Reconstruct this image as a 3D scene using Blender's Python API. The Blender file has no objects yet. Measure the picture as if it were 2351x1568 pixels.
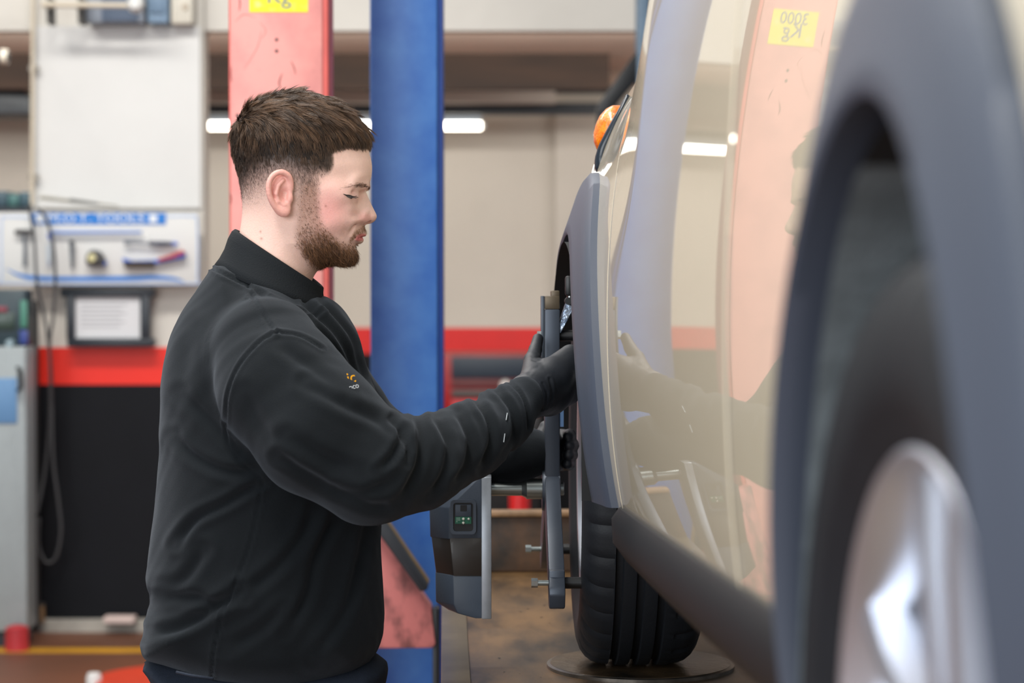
import bpy, bmesh, math, random
import numpy as np
from mathutils import Vector, Matrix

random.seed(7)
RNG = np.random.default_rng(7)
SC = bpy.context.scene
COL = SC.collection

# ------------------------------------------------------------------ camera
F = 5100.0                      # focal length in pixels of the 2351 x 1568 frame
CX, CY = 1175.5, 784.0
CAMZ = 1.45
PITCH = math.atan((CY - 648.0) / F)
cam_data = bpy.data.cameras.new("camera")
cam_data.sensor_width = 36.0
cam_data.lens = F / 2351.0 * 36.0
cam_data.clip_start = 0.05
cam_data.clip_end = 200
cam_data.dof.use_dof = True
cam_data.dof.focus_distance = 3.26
cam_data.dof.aperture_fstop = 4.5
cam = bpy.data.objects.new("camera", cam_data)
COL.objects.link(cam)
cam.location = (0, 0, CAMZ)
cam.rotation_euler = (math.pi / 2 - PITCH, 0, 0)
SC.camera = cam

# ------------------------------------------------------------------ world, exposure
SC.view_settings.view_transform = 'Standard'
SC.view_settings.look = 'None'
SC.view_settings.gamma = 1.0
SC.view_settings.use_curve_mapping = False
SC.view_settings.exposure = 0.0
world = bpy.data.worlds.new("world")
SC.world = world
world.use_nodes = True
bgn = world.node_tree.nodes["Background"]
bgn.inputs[0].default_value = (0.87, 0.94, 1.0, 1)
bgn.inputs[1].default_value = 0.55


def area(name, loc, rot, sx, sy, power, color):
    d = bpy.data.lights.new(name, 'AREA')
    d.shape = 'RECTANGLE'
    d.size, d.size_y = sx, sy
    d.energy = power
    d.color = color
    o = bpy.data.objects.new(name, d)
    COL.objects.link(o)
    o.location = loc
    o.rotation_euler = rot
    return o


# daylight through the big open workshop door behind the camera, and the bay's ceiling lamps
area("door_daylight", (-2.7, -2.2, 2.4), (math.radians(76), 0, math.radians(-36)), 4.2, 3.2, 260, (0.93, 0.97, 1.0))
area("bay_lamp_1", (-1.1, 2.6, 4.3), (0, 0, 0), 0.5, 3.0, 165, (1.0, 0.97, 0.92))
area("bay_lamp_2", (-1.9, 6.2, 4.3), (math.radians(14), 0, 0), 3.0, 0.5, 165, (1.0, 0.97, 0.92))
# added fill light hidden behind the lintel, brightening the low back room
area("back_room_fill", (-1.5, 9.62, 2.52), (math.radians(62), 0, 0), 9.0, 0.14, 150, (1.0, 0.96, 0.90))

sinp, cosp = math.sin(PITCH), math.cos(PITCH)


def P(px, py, Y):
    """world point on the sight line of a photo pixel at depth Y"""
    a = (px - CX) / F
    b = -(py - CY) / F
    d = (a, b * sinp + cosp, b * cosp - sinp)
    t = Y / d[1]
    return Vector((d[0] * t, Y, CAMZ + d[2] * t))


def proj(V):
    """photo pixels of world points (n,3)"""
    V = np.asarray(V, dtype=np.float64)
    dy, dz = V[:, 1], V[:, 2] - CAMZ
    dep = dy * cosp - dz * sinp
    up = dy * sinp + dz * cosp
    return CX + F * V[:, 0] / dep, CY - F * up / dep


# ------------------------------------------------------------------ materials
def lin(c):
    return tuple(((v / 255) / 12.92 if v / 255 <= 0.04045 else ((v / 255 + 0.055) / 1.055) ** 2.4) for v in c)


MATS = {}


def mat(name, rgb, rough=0.6, metal=0.0, var=0.0, vscale=8.0, bump=0.0, bscale=60.0, coat=0.0, rgb2=None,
        stretch=None, spec=0.5, emit=None, estr=0.0, trans=0.0, coat_rough=0.03, thresh=(0.35, 0.65), sss=0.0):
    if name in MATS:
        return MATS[name]
    m = bpy.data.materials.new(name)
    m.use_nodes = True
    nt = m.node_tree
    b = nt.nodes["Principled BSDF"]
    c = lin(rgb)
    b.inputs["Base Color"].default_value = (*c, 1)
    b.inputs["Roughness"].default_value = rough
    b.inputs["Metallic"].default_value = metal
    b.inputs["Specular IOR Level"].default_value = spec
    b.inputs["Coat Weight"].default_value = coat
    b.inputs["Coat Roughness"].default_value = coat_rough
    b.inputs["Transmission Weight"].default_value = trans
    if sss:
        b.inputs["Subsurface Weight"].default_value = sss
        b.inputs["Subsurface Radius"].default_value = (0.010, 0.004, 0.002)
        b.inputs["Subsurface Scale"].default_value = 0.5
    if emit:
        b.inputs["Emission Color"].default_value = (*lin(emit), 1)
        b.inputs["Emission Strength"].default_value = estr
    tc = nt.nodes.new("ShaderNodeTexCoord")
    src = tc.outputs["Object"]
    if stretch:
        mp = nt.nodes.new("ShaderNodeMapping")
        mp.inputs["Scale"].default_value = stretch
        nt.links.new(src, mp.inputs[0])
        src = mp.outputs[0]
    if var or rgb2:
        n = nt.nodes.new("ShaderNodeTexNoise")
        n.inputs["Scale"].default_value = vscale
        n.inputs["Detail"].default_value = 6
        n.inputs["Roughness"].default_value = 0.62
        nt.links.new(src, n.inputs["Vector"])
        r = nt.nodes.new("ShaderNodeValToRGB")
        r.color_ramp.elements[0].position = thresh[0]
        r.color_ramp.elements[1].position = thresh[1]
        c2 = lin(rgb2) if rgb2 else tuple(v * (1 - var) for v in c)
        r.color_ramp.elements[0].color = (*c2, 1)
        r.color_ramp.elements[1].color = (*c, 1)
        nt.links.new(n.outputs["Fac"], r.inputs[0])
        nt.links.new(r.outputs[0], b.inputs["Base Color"])
    if bump:
        n2 = nt.nodes.new("ShaderNodeTexNoise")
        n2.inputs["Scale"].default_value = bscale
        n2.inputs["Detail"].default_value = 4
        nt.links.new(src, n2.inputs["Vector"])
        bp = nt.nodes.new("ShaderNodeBump")
        bp.inputs["Strength"].default_value = bump
        bp.inputs["Distance"].default_value = 0.004
        nt.links.new(n2.outputs["Fac"], bp.inputs["Height"])
        nt.links.new(bp.outputs[0], b.inputs["Normal"])
    MATS[name] = m
    return m


def mat_attr(name, rough=0.5, bump=0.0, bscale=300.0, sss=0.0, spec=0.4):
    """material that takes its colour from the mesh's own colour attribute"""
    m = mat(name, (200, 200, 200), rough=rough, bump=bump, bscale=bscale, sss=sss, spec=spec)
    nt = m.node_tree
    a = nt.nodes.new("ShaderNodeAttribute")
    a.attribute_name = "Col"
    nt.links.new(a.outputs["Color"], nt.nodes["Principled BSDF"].inputs["Base Color"])
    return m


# ------------------------------------------------------------------ mesh helpers
def put(o, parent=None, label=None, cat=None, group=None, kind=None):
    COL.objects.link(o)
    if parent is not None:
        o.parent = parent
    if label:
        o["label"] = label
    if cat:
        o["category"] = cat
    if group:
        o["group"] = group
    if kind:
        o["kind"] = kind
    return o


def thing(name, label, cat, loc=(0, 0, 0), rotz=0.0, group=None, kind=None, parent=None):
    o = bpy.data.objects.new(name, None)
    o.empty_display_size = 0.05
    o.location = loc
    o.rotation_euler = (0, 0, rotz)
    return put(o, parent, label, cat, group, kind)


def mesh_obj(name, verts, faces, m, parent=None, smooth=False, **kw):
    me = bpy.data.meshes.new(name)
    if isinstance(verts, np.ndarray) and isinstance(faces, np.ndarray):
        nv, nf, k = len(verts), len(faces), faces.shape[1]
        me.vertices.add(nv)
        me.vertices.foreach_set("co", np.ascontiguousarray(verts, dtype=np.float32).ravel())
        me.loops.add(nf * k)
        me.loops.foreach_set("vertex_index", np.ascontiguousarray(faces, dtype=np.int32).ravel())
        me.polygons.add(nf)
        me.polygons.foreach_set("loop_start", np.arange(0, nf * k, k, dtype=np.int32))
        me.update(calc_edges=True)
    else:
        me.from_pydata([tuple(v) for v in verts], [], [tuple(f) for f in faces])
        me.update()
    if smooth:
        me.polygons.foreach_set("use_smooth", np.ones(len(me.polygons), dtype=bool))
    if m is not None:
        me.materials.append(m)
    o = bpy.data.objects.new(name, me)
    return put(o, parent, **kw)


def bm_obj(name, bm, m, parent=None, smooth=False, angle=None, **kw):
    me = bpy.data.meshes.new(name)
    bmesh.ops.recalc_face_normals(bm, faces=bm.faces[:])
    bm.to_mesh(me)
    bm.free()
    if smooth or angle:
        me.polygons.foreach_set("use_smooth", np.ones(len(me.polygons), dtype=bool))
    if angle:
        me.set_sharp_from_angle(angle=math.radians(angle))
    if m is not None:
        me.materials.append(m)
    o = bpy.data.objects.new(name, me)
    return put(o, parent, **kw)


def bm_box(bm, x0, x1, y0, y1, z0, z1, bev=0.0, seg=2, M=None):
    r = bmesh.ops.create_cube(bm, size=1.0)
    vs = r["verts"]
    for v in vs:
        v.co = Vector((x0 + (v.co.x + .5) * (x1 - x0), y0 + (v.co.y + .5) * (y1 - y0), z0 + (v.co.z + .5) * (z1 - z0)))
    if bev:
        es = list({e for v in vs for e in v.link_edges})
        rb = bmesh.ops.bevel(bm, geom=es, offset=bev, segments=seg, profile=0.5, affect='EDGES')
        vs = list({v for f in rb["faces"] for v in f.verts} | {v for v in vs if v.is_valid})
    if M is not None:
        for v in vs:
            v.co = M @ v.co
    return vs


def box(name, x0, x1, y0, y1, z0, z1, m, parent=None, bev=0.0, **kw):
    bm = bmesh.new()
    bm_box(bm, x0, x1, y0, y1, z0, z1, bev)
    return bm_obj(name, bm, m, parent, angle=35 if bev else None, **kw)


def catmull(pts, n=8, closed=False):
    p = np.asarray(pts, dtype=np.float64)
    out = []
    N = len(p)
    rng = range(N if closed else N - 1)
    for i in rng:
        if closed:
            p0, p1, p2, p3 = p[(i - 1) % N], p[i], p[(i + 1) % N], p[(i + 2) % N]
        else:
            p0, p1, p2, p3 = p[max(i - 1, 0)], p[i], p[i + 1], p[min(i + 2, N - 1)]
        for k in range(n):
            t = k / n
            out.append(0.5 * ((2 * p1) + (-p0 + p2) * t + (2 * p0 - 5 * p1 + 4 * p2 - p3) * t * t
                              + (-p0 + 3 * p1 - 3 * p2 + p3) * t ** 3))
    if not closed:
        out.append(p[-1])
    return np.array(out)


def tube_data(path, radii, seg=10, cap=True):
    path = [Vector(p) for p in path]
    n = len(path)
    if not hasattr(radii, "__len__"):
        radii = [radii] * n
    V, Fc = [], []
    up = None
    for i, p in enumerate(path):
        t = (path[min(i + 1, n - 1)] - path[max(i - 1, 0)]).normalized()
        if up is None:
            up = Vector((0, 0, 1)) if abs(t.z) < 0.9 else Vector((1, 0, 0))
        a = (up - t * up.dot(t)).normalized()
        b = t.cross(a)
        up = a
        for k in range(seg):
            th = 2 * math.pi * k / seg
            V.append(p + (a * math.cos(th) + b * math.sin(th)) * radii[i])
    for i in range(n - 1):
        for k in range(seg):
            k2 = (k + 1) % seg
            Fc.append((i * seg + k, i * seg + k2, (i + 1) * seg + k2, (i + 1) * seg + k))
    if cap:
        Fc.append(tuple(range(seg - 1, -1, -1)))
        Fc.append(tuple((n - 1) * seg + k for k in range(seg)))
    return V, Fc


def tube(name, path, radii, m, parent=None, seg=10, angle=40, **kw):
    V, Fc = tube_data(path, radii, seg)
    o = mesh_obj(name, V, Fc, m, parent, smooth=True, **kw)
    o.data.set_sharp_from_angle(angle=math.radians(angle))
    return o


def lathe(name, prof, m, parent=None, seg=48, axis='x', closed=False, angle=35, **kw):
    """prof: list of (r, h); revolved about the axis"""
    V, Fc = [], []
    n = len(prof)
    for k in range(seg):
        th = 2 * math.pi * k / seg
        c, s = math.cos(th), math.sin(th)
        for r, h in prof:
            V.append({'x': (h, r * c, r * s), 'y': (r * c, h, r * s), 'z': (r * c, r * s, h)}[axis])
    for k in range(seg):
        k2 = (k + 1) % seg
        for i in range(n if closed else n - 1):
            j = (i + 1) % n
            Fc.append((k * n + i, k * n + j, k2 * n + j, k2 * n + i))
    bm = bmesh.new()
    vs = [bm.verts.new(v) for v in V]
    for f in Fc:
        try:
            bm.faces.new([vs[i] for i in f])
        except ValueError:
            pass
    bmesh.ops.remove_doubles(bm, verts=bm.verts[:], dist=1e-6)
    return bm_obj(name, bm, m, parent, angle=angle, **kw)


def prism(name, poly, d0, d1, m, parent=None, axis='y', bev=0.0, **kw):
    """polygon (u,v) extruded along an axis; axis y: (x,z); axis x: (y,z); axis z: (x,y)"""
    bm = bmesh.new()

    def co(u, v, d):
        return {'y': (u, d, v), 'x': (d, u, v), 'z': (u, v, d)}[axis]
    a = [bm.verts.new(co(u, v, d0)) for u, v in poly]
    b = [bm.verts.new(co(u, v, d1)) for u, v in poly]
    bm.faces.new(a)
    bm.faces.new(b[::-1])
    n = len(poly)
    for i in range(n):
        j = (i + 1) % n
        bm.faces.new((a[i], b[i], b[j], a[j]))
    bmesh.ops.recalc_face_normals(bm, faces=bm.faces[:])
    if bev:
        bmesh.ops.bevel(bm, geom=bm.edges[:], offset=bev, segments=2, profile=0.5, affect='EDGES')
    return bm_obj(name, bm, m, parent, angle=35 if bev else 40, **kw)


def text(name, s, loc, size, m, parent=None, rot=(math.pi / 2, 0, 0), ext=0.0008, sx=1.0, **kw):
    """lettering: every character a mesh of its own"""
    def mk(t):
        cu = bpy.data.curves.new("font", 'FONT')
        cu.body, cu.size, cu.extrude = t, size, ext
        cu.align_x, cu.align_y = 'LEFT', 'CENTER'
        tmp = bpy.data.objects.new("font", cu)
        me_ = bpy.data.meshes.new_from_object(tmp)
        bpy.data.objects.remove(tmp)
        return me_

    def right(me_):
        return max((v.co.x for v in me_.vertices), default=0.0)
    full = right(mk(s))
    Rm = Matrix.Translation(loc) @ Matrix.Rotation(rot[2], 4, 'Z') @ Matrix.Rotation(rot[1], 4, 'Y') @ Matrix.Rotation(rot[0], 4, 'X') @ Matrix.Diagonal((sx, 1, 1, 1))
    for k, ch in enumerate(s):
        if ch == " ":
            continue
        me_ = mk(ch)
        off = right(mk(s[:k + 1])) - right(me_) - full / 2
        for v in me_.vertices:
            v.co.x += off
        me_.transform(Rm)
        me_.materials.clear()
        me_.materials.append(m)
        put(bpy.data.objects.new(name, me_), parent, **kw)


def relax(V, Q, it=1, w=0.5):
    """average every vertex with its neighbours"""
    V = np.array(V, dtype=np.float64)
    e = np.concatenate([Q[:, [0, 1]], Q[:, [1, 2]], Q[:, [2, 3]], Q[:, [3, 0]]])
    for _ in range(it):
        acc = np.zeros_like(V)
        cnt = np.zeros(len(V))
        for a, b in ((0, 1), (1, 0)):
            for c in range(3):
                acc[:, c] += np.bincount(e[:, a], weights=V[e[:, b], c], minlength=len(V))
            cnt += np.bincount(e[:, a], minlength=len(V))
        V = V * (1 - w) + w * acc / np.maximum(cnt, 1)[:, None]
    return V


# ------------------------------------------------------------------ implicit surfaces (for the figure)
def surface_nets(Fd, o, h):
    nx, ny, nz = Fd.shape
    S = Fd < 0
    cnt = np.zeros((nx - 1, ny - 1, nz - 1), np.uint8)
    corners = [(i, j, k) for i in (0, 1) for j in (0, 1) for k in (0, 1)]
    for i, j, k in corners:
        cnt += S[i:nx - 1 + i, j:ny - 1 + j, k:nz - 1 + k]
    act = (cnt > 0) & (cnt < 8)
    idx = np.full(act.shape, -1, np.int32)
    ci = np.argwhere(act)
    idx[act] = np.arange(len(ci))
    fc = {c: Fd[ci[:, 0] + c[0], ci[:, 1] + c[1], ci[:, 2] + c[2]] for c in corners}
    acc = np.zeros((len(ci), 3))
    num = np.zeros(len(ci))
    for a in corners:
        for ax in range(3):
            if a[ax] == 0:
                b = tuple(1 if q == ax else a[q] for q in range(3))
                fa, fb = fc[a], fc[b]
                mk = (fa < 0) != (fb < 0)
                t = np.where(mk, fa / np.where(fa == fb, 1, fa - fb), 0)
                p = np.zeros((len(ci), 3))
                p[:] = a
                p[:, ax] = t
                acc[mk] += p[mk]
                num[mk] += 1
    V = (ci + acc / num[:, None]) * h + np.asarray(o)
    quads = []
    for ax in range(3):
        b1, b2 = [(1, 2), (2, 0), (0, 1)][ax]
        sl0 = [slice(1, -1)] * 3
        sl1 = [slice(1, -1)] * 3
        sl0[ax] = slice(0, Fd.shape[ax] - 1)
        sl1[ax] = slice(1, Fd.shape[ax])
        A, B = S[tuple(sl0)], S[tuple(sl1)]
        e = np.argwhere(A != B)
        if not len(e):
            continue
        inside = A[e[:, 0], e[:, 1], e[:, 2]]
        base = e + 1
        base[:, ax] -= 1
        q = []
        for d1, d2 in ((-1, -1), (0, -1), (0, 0), (-1, 0)):
            c = base.copy()
            c[:, b1] += d1
            c[:, b2] += d2
            q.append(idx[c[:, 0], c[:, 1], c[:, 2]])
        q = np.stack(q, 1)
        q[~inside] = q[~inside][:, ::-1]
        quads.append(q)
    return V, np.concatenate(quads).astype(np.int32)


def grid(lo, hi, h):
    n = [int(math.ceil((hi[i] - lo[i]) / h)) + 1 for i in range(3)]
    ax = [np.float32(lo[i]) + np.arange(n[i], dtype=np.float32) * np.float32(h) for i in range(3)]
    return ax[0][:, None, None], ax[1][None, :, None], ax[2][None, None, :]


def smin(a, b, k):
    hh = np.clip(0.5 + 0.5 * (b - a) / k, 0, 1)
    return b + (a - b) * hh - k * hh * (1 - hh)


def smax(a, b, k):
    return -smin(-a, -b, k)


def s_ball(X, Y, Z, c, r):
    return np.sqrt((X - c[0]) ** 2 + (Y - c[1]) ** 2 + (Z - c[2]) ** 2) - r


def s_ell(X, Y, Z, c, r):
    k0 = np.sqrt(((X - c[0]) / r[0]) ** 2 + ((Y - c[1]) / r[1]) ** 2 + ((Z - c[2]) / r[2]) ** 2)
    return (k0 - 1) * min(r)


def s_cone(X, Y, Z, a, b, r1, r2):
    """capsule with linearly varying radius"""
    a, b = np.asarray(a, float), np.asarray(b, float)
    d = b - a
    L2 = float(d @ d)
    t = np.clip(((X - a[0]) * d[0] + (Y - a[1]) * d[1] + (Z - a[2]) * d[2]) / L2, 0, 1)
    return np.sqrt((X - a[0] - t * d[0]) ** 2 + (Y - a[1] - t * d[1]) ** 2 + (Z - a[2] - t * d[2]) ** 2) - (r1 + (r2 - r1) * t)


def s_chain(X, Y, Z, pts, rad, k=0.01):
    f = None
    for i in range(len(pts) - 1):
        g = s_cone(X, Y, Z, pts[i], pts[i + 1], rad[i], rad[i + 1])
        f = g if f is None else smin(f, g, k)
    return f


def poly_sd(x, z, poly):
    """signed distance (negative inside) of points to a closed polygon"""
    x, z = np.broadcast_arrays(x, z)
    d2 = np.full(x.shape, 1e9)
    ins = np.zeros(x.shape, bool)
    n = len(poly)
    for i in range(n):
        ax_, az_ = poly[i]
        bx, bz = poly[(i + 1) % n]
        ex, ez = bx - ax_, bz - az_
        L = ex * ex + ez * ez
        if L < 1e-16:
            continue
        t = np.clip(((x - ax_) * ex + (z - az_) * ez) / L, 0, 1)
        d2 = np.minimum(d2, (x - ax_ - t * ex) ** 2 + (z - az_ - t * ez) ** 2)
        c = ((az_ <= z) & (bz > z)) | ((bz <= z) & (az_ > z))
        if abs(ez) > 1e-12:
            ins ^= c & (x < ax_ + (z - az_) * ex / ez)
    d = np.sqrt(d2)
    return np.where(ins, -d, d)


def line_d(u, v, pts):
    d2 = np.full(u.shape, 1e12)
    for (ax_, az_), (bx, bz) in zip(pts[:-1], pts[1:]):
        ex, ez = bx - ax_, bz - az_
        t = np.clip(((u - ax_) * ex + (v - az_) * ez) / (ex * ex + ez * ez), 0, 1)
        d2 = np.minimum(d2, (u - ax_ - t * ex) ** 2 + (v - az_ - t * ez) ** 2)
    return np.sqrt(d2)


def field(x, z, ctrl):
    """smooth interpolation of values given at scattered (x,z,value,sigma) points"""
    num = np.zeros(np.broadcast(x, z).shape)
    den = np.full(num.shape, 1e-9)
    for cx, cz, v, s in ctrl:
        w = np.exp(-((x - cx) ** 2 + (z - cz) ** 2) / (2 * s * s)) + 1e-6 / ((x - cx) ** 2 + (z - cz) ** 2 + s * s)
        num += w * v
        den += w
    return num / den


def slab(X, Y, Z, poly, W, R, y0):
    """solid whose side outline is poly and whose half width is W, rounded over R (all in the X,Z plane)"""
    x, z = X[:, :, 0], Z[0, :, :]                     # (nx,1) (1,nz)
    d = -poly_sd(x, z, poly)
    t = np.minimum(d / R, 1.0)
    w2 = np.where(t > 0, 1 - (1 - t) ** 2, 2 * t) * W * W
    G = ((Y - y0) ** 2 - w2[:, None, :].astype(np.float32)).astype(np.float32)
    return G


def normalise(G, h):
    g = np.gradient(G, h)
    n = np.sqrt(g[0] ** 2 + g[1] ** 2 + g[2] ** 2)
    return G / np.maximum(n, 1e-3)


def smooth(e0, e1, x):
    t = np.clip((x - e0) / (e1 - e0), 0, 1)
    return t * t * (3 - 2 * t)


def vnormals(me):
    n = np.empty(len(me.vertices) * 3, np.float32)
    me.vertices.foreach_get("normal", n)
    return n.reshape(-1, 3)


def set_co(me, V):
    me.vertices.foreach_set("co", np.ascontiguousarray(V, dtype=np.float32).ravel())
    me.update()


def set_col(me, C):
    a = me.color_attributes.new("Col", 'FLOAT_COLOR', 'POINT')
    c4 = np.ones((len(C), 4), np.float32)
    c4[:, :3] = C
    a.data.foreach_set("color", c4.ravel())

# ================================================================== the setting
M_white = mat("white_wall_paint", (214, 209, 200), 0.75, var=0.10, vscale=1.5, bump=0.15, bscale=30)
M_white2 = mat("white_board", (216, 215, 212), 0.5, var=0.05, vscale=2.0)
M_cream = mat("cream_wall_paint", (202, 196, 186), 0.8, var=0.10, vscale=0.8)
M_redband = mat("red_wall_paint", (214, 12, 6), 0.5, var=0.10, vscale=5)
M_redband2 = mat("orange_red_wall_paint", (236, 34, 8), 0.5, var=0.06, vscale=5)
M_dado = mat("black_wall_paint", (12, 14, 20), 0.6, var=0.3, vscale=3, spec=0.2)
M_floor = mat("brown_floor_paint", (112, 68, 46), 0.5, rgb2=(90, 58, 42), vscale=1.2, bump=0.1)
M_ceil = mat("brown_ceiling", (240, 222, 206), 0.9, var=0.15, vscale=1.0)
M_rafter = mat("dark_timber", (52, 34, 22), 0.8, var=0.5, vscale=4, stretch=(0.4, 3, 3))
M_steel_dark = mat("dark_steel_paint", (34, 40, 48), 0.5, var=0.2)
M_steel_blue = mat("blue_grey_steel", (52, 82, 112), 0.5, var=0.25, vscale=4)
M_black = mat("black_plastic", (14, 15, 18), 0.45)
M_grey_metal = mat("grey_enamel", (150, 158, 160), 0.45, var=0.1)
M_yellow_line = mat("yellow_floor_line", (196, 140, 24), 0.6, var=0.3, vscale=6)

YP, YB = 9.22, 13.2


def R(l, t, r, b, D):
    a, c = P(l, t, D), P(r, b, D)
    return a.x, c.x, c.z, a.z


def rbox(name, l, t, r, b, D, depth, m, parent=None, bev=0.0, **kw):
    x0, x1, z0, z1 = R(l, t, r, b, D)
    return box(name, x0, x1, D, D + depth, z0, z1, m, parent, bev, **kw)



box("floor", -9, 7, -4, 13.4, -0.1, 0.0, M_floor, kind="structure", label="brown painted workshop floor", cat="floor")
fl = P(200, 1498, 8.72)
yl = box("trim_1", -5, 0.0, 8.66, 8.77, 0.0, 0.002, M_yellow_line, kind="structure",
         label="yellow painted line on the brown floor", cat="floor line")

zr1, zr0 = 1.18, 1.025
wb = box("wall_back", -9, 7, YB, YB + 0.2, 0, 2.9, M_cream, kind="structure",
         label="cream back wall beyond the white lintel", cat="wall")
box("red_band", -9, 7, YB - 0.006, YB, zr0, zr1, M_redband, wb)
box("black_dado", -9, 7, YB - 0.004, YB, 0, zr0, M_dado, wb)
rbox("pilaster", 1276, 240, 1440, 752, YB - 0.12, 0.12, M_cream, wb)

pier = thing("wall_pier", "white wall pier with a red band and black lower half", "wall", kind="structure")
x0, x1, _, _ = R(72, 60, 472, 1450, YP)
box("pier_body", x0, x1, YP, YP + 0.16, zr1, 3.7, M_white, pier)
box("red_band", x0, x1, YP - 0.004, YP + 0.164, zr0, zr1, M_redband2, pier)
box("black_dado", x0, x1, YP - 0.004, YP + 0.164, 0.05, zr0, M_dado, pier)
box("wall_sheet", x0 + 0.012, x1 - 0.012, YP - 0.02, YP, P(0, 478, YP).z, P(0, 62, YP).z, M_white2, pier)
box("baseboard_pier", x0 - 0.02, x1 + 0.3, YP - 0.05, YP + 0.17, 0.0, 0.05, mat("grey_concrete", (176, 170, 160), 0.9, var=0.3, vscale=6),
    kind="structure", label="pale concrete kerb at the foot of the pier", cat="kerb")
lz = P(0, 74, YP + 0.1).z
box("wall_lintel", -9, 7, YP + 0.05, YP + 0.15, lz, 3.7, M_white, kind="structure",
    label="white lintel wall across the top of the photograph", cat="wall")
box("ceiling", -9, 7, YP + 0.15, YB + 0.2, 2.60, 2.66, M_ceil, kind="structure",
    label="brown ceiling of the low back room", cat="ceiling")

# beams and pipework below the low ceiling
z_a, z_b = P(0, 168, 11.2).z, P(0, 204, 11.2).z
box("ceiling_beam", -6, P(1400, 0, 11.2).x, 11.2, 11.32, z_b, 2.6, M_rafter, kind="structure",
    label="dark brown timber beam under the low ceiling", cat="beam")
z_a, z_b = P(0, 196, 12.0).z, P(0, 236, 12.0).z
box("ceiling_beam", P(760, 0, 12).x - 1.2, P(1275, 0, 12).x, 12.0, 12.1, z_b, z_a, M_cream, kind="structure",
    label="pale beam behind the dark timber one", cat="beam")
box("ceiling_beam", P(1275, 0, 12).x, P(1420, 0, 12).x, 12.0, 12.1, P(0, 212, 12).z, z_a, M_steel_dark, kind="structure",
    label="short dark steel beam right of the pale beam", cat="beam")
z_a, z_b = P(0, 236, 12.25).z, P(0, 262, 12.25).z
box("cable_tray", -5, P(1420, 0, 12.25).x, 12.25, 12.37, z_b, z_a, M_steel_dark,
    label="dark grey cable tray running above the lit tube lamp", cat="cable tray")

# lit fluorescent tube under the tray
lamp = thing("tube_light", "long lit fluorescent tube lamp under the cable tray", "lamp", tuple(P(790, 288, 12.4)))
hx = (P(1107, 0, 12.4).x - P(475, 0, 12.4).x) / 2
box("housing", -hx, hx, -0.03, 0.03, 0.018, 0.055, mat("pale_blue_enamel", (190, 205, 220), 0.5), lamp, 0.006)
V, Fc = tube_data([(-hx, 0, -0.002), (hx, 0, -0.002)], 0.022, 16)
mesh_obj("tube", V, Fc, mat("lit_tube", (255, 250, 240), 0.5, emit=(255, 246, 228), estr=9.0), lamp, smooth=True)
for s in (-1, 1):
    V, Fc = tube_data([(s * hx, 0, -0.002), (s * (hx + 0.02), 0, -0.002)], 0.02, 12)
    mesh_obj("end_cap", V, Fc, M_white2, lamp)

# steel post with a brace, right of the lintel
post = thing("steel_post", "blue grey steel post with a black diagonal brace behind the car", "post", (P(1515, 0, 8.4).x, 8.4, 0))
w = (P(1560, 0, 8.4).x - P(1467, 0, 8.4).x) / 2
box("web", -w, w, -0.06, 0.06, 0, 3.7, M_steel_blue, post, 0.004)
box("flange", -w - 0.012, -w + 0.03, -0.09, 0.09, 0, 3.7, mat("grey_flange_paint", (96, 118, 138), 0.5, var=0.2), post, 0.004)
bp = [P(*q, 8.36) for q in ((1470, 105), (1472, 172), (1402, 256), (1402, 284), (1370, 284), (1370, 244), (1392, 214))]
prism("brace", [(p.x - post.location.x, p.z) for p in bp], -0.04, 0.05, M_black, post, bev=0.003)

# ------------------------------------------------------------------ things at the pier
brd = thing("tool_board", "white tool board with a blue banner and blue swoosh on the pier", "tool board", tuple(P(215, 570, 9.1)))


def L(px, py, D, o):
    return P(px, py, D) - o.location


def lrect(l, t, r, b, D, o):
    a, c = L(l, t, D, o), L(r, b, D, o)
    return a.x, c.x, c.z, a.z


M_blue_print = mat("blue_print", (20, 120, 205), 0.5, var=0.1)
M_pale_blue = mat("pale_blue_print", (168, 190, 226), 0.5)
M_white_print = mat("white_print", (222, 226, 230), 0.5)
x0, x1, z0, z1 = lrect(-14, 487, 456, 655, 9.1, brd)
box("panel", x0, x1, 0.0, 0.02, z0, z1, M_white2, brd, 0.006)
x0, x1, z0, z1 = lrect(70, 489, 381, 515, 9.098, brd)
box("banner", x0, x1, -0.004, 0.0, z0, z1, M_blue_print, brd)
text("letter", "M.O.T. TOOLS", ((x0 + x1) / 2 - 0.01, -0.006, (z0 + z1) / 2), 0.054, M_white_print, brd, sx=1.16)
for px in (92, 352):
    mesh_obj("banner_mark", *(lambda c: ([(c.x - .016, -.0055, c.z - .016), (c.x + .016, -.0055, c.z - .016), (c.x + .016, -.0055, c.z + .016), (c.x - .016, -.0055, c.z + .016)], [(0, 1, 2, 3)]))(L(px, 502, 9.1, brd)), M_white_print, brd)
# thin pale border and the swoosh
for i, pts in enumerate(([(381, 497), (440, 497), (453, 510), (453, 640), (440, 651), (10, 651), (4, 640), (4, 510), (14, 499), (66, 499)],)):
    cc = catmull([tuple(L(a, b, 9.1, brd)) for a, b in pts], 6)
    vs, fs = [], []
    for k, p in enumerate(cc):
        t = cc[min(k + 1, len(cc) - 1)] - cc[max(k - 1, 0)]
        n = np.array([-t[2], 0, t[0]]) / np.hypot(t[0], t[2]) * 0.003
        for s in (1, -1):
            vs.append((p[0] + s * n[0], -0.002, p[2] + s * n[2]))
        if k:
            fs.append((2 * k - 2, 2 * k - 1, 2 * k + 1, 2 * k))
    mesh_obj("border_line", vs, fs, M_pale_blue, brd)
sw = [(14, 617, 1), (45, 632, 6), (80, 638, 9), (160, 640, 9), (300, 639, 10), (350, 637, 9), (400, 640, 6), (424, 648, 1)]
cc = catmull(sw, 6)
vs, fs = [], []
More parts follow.
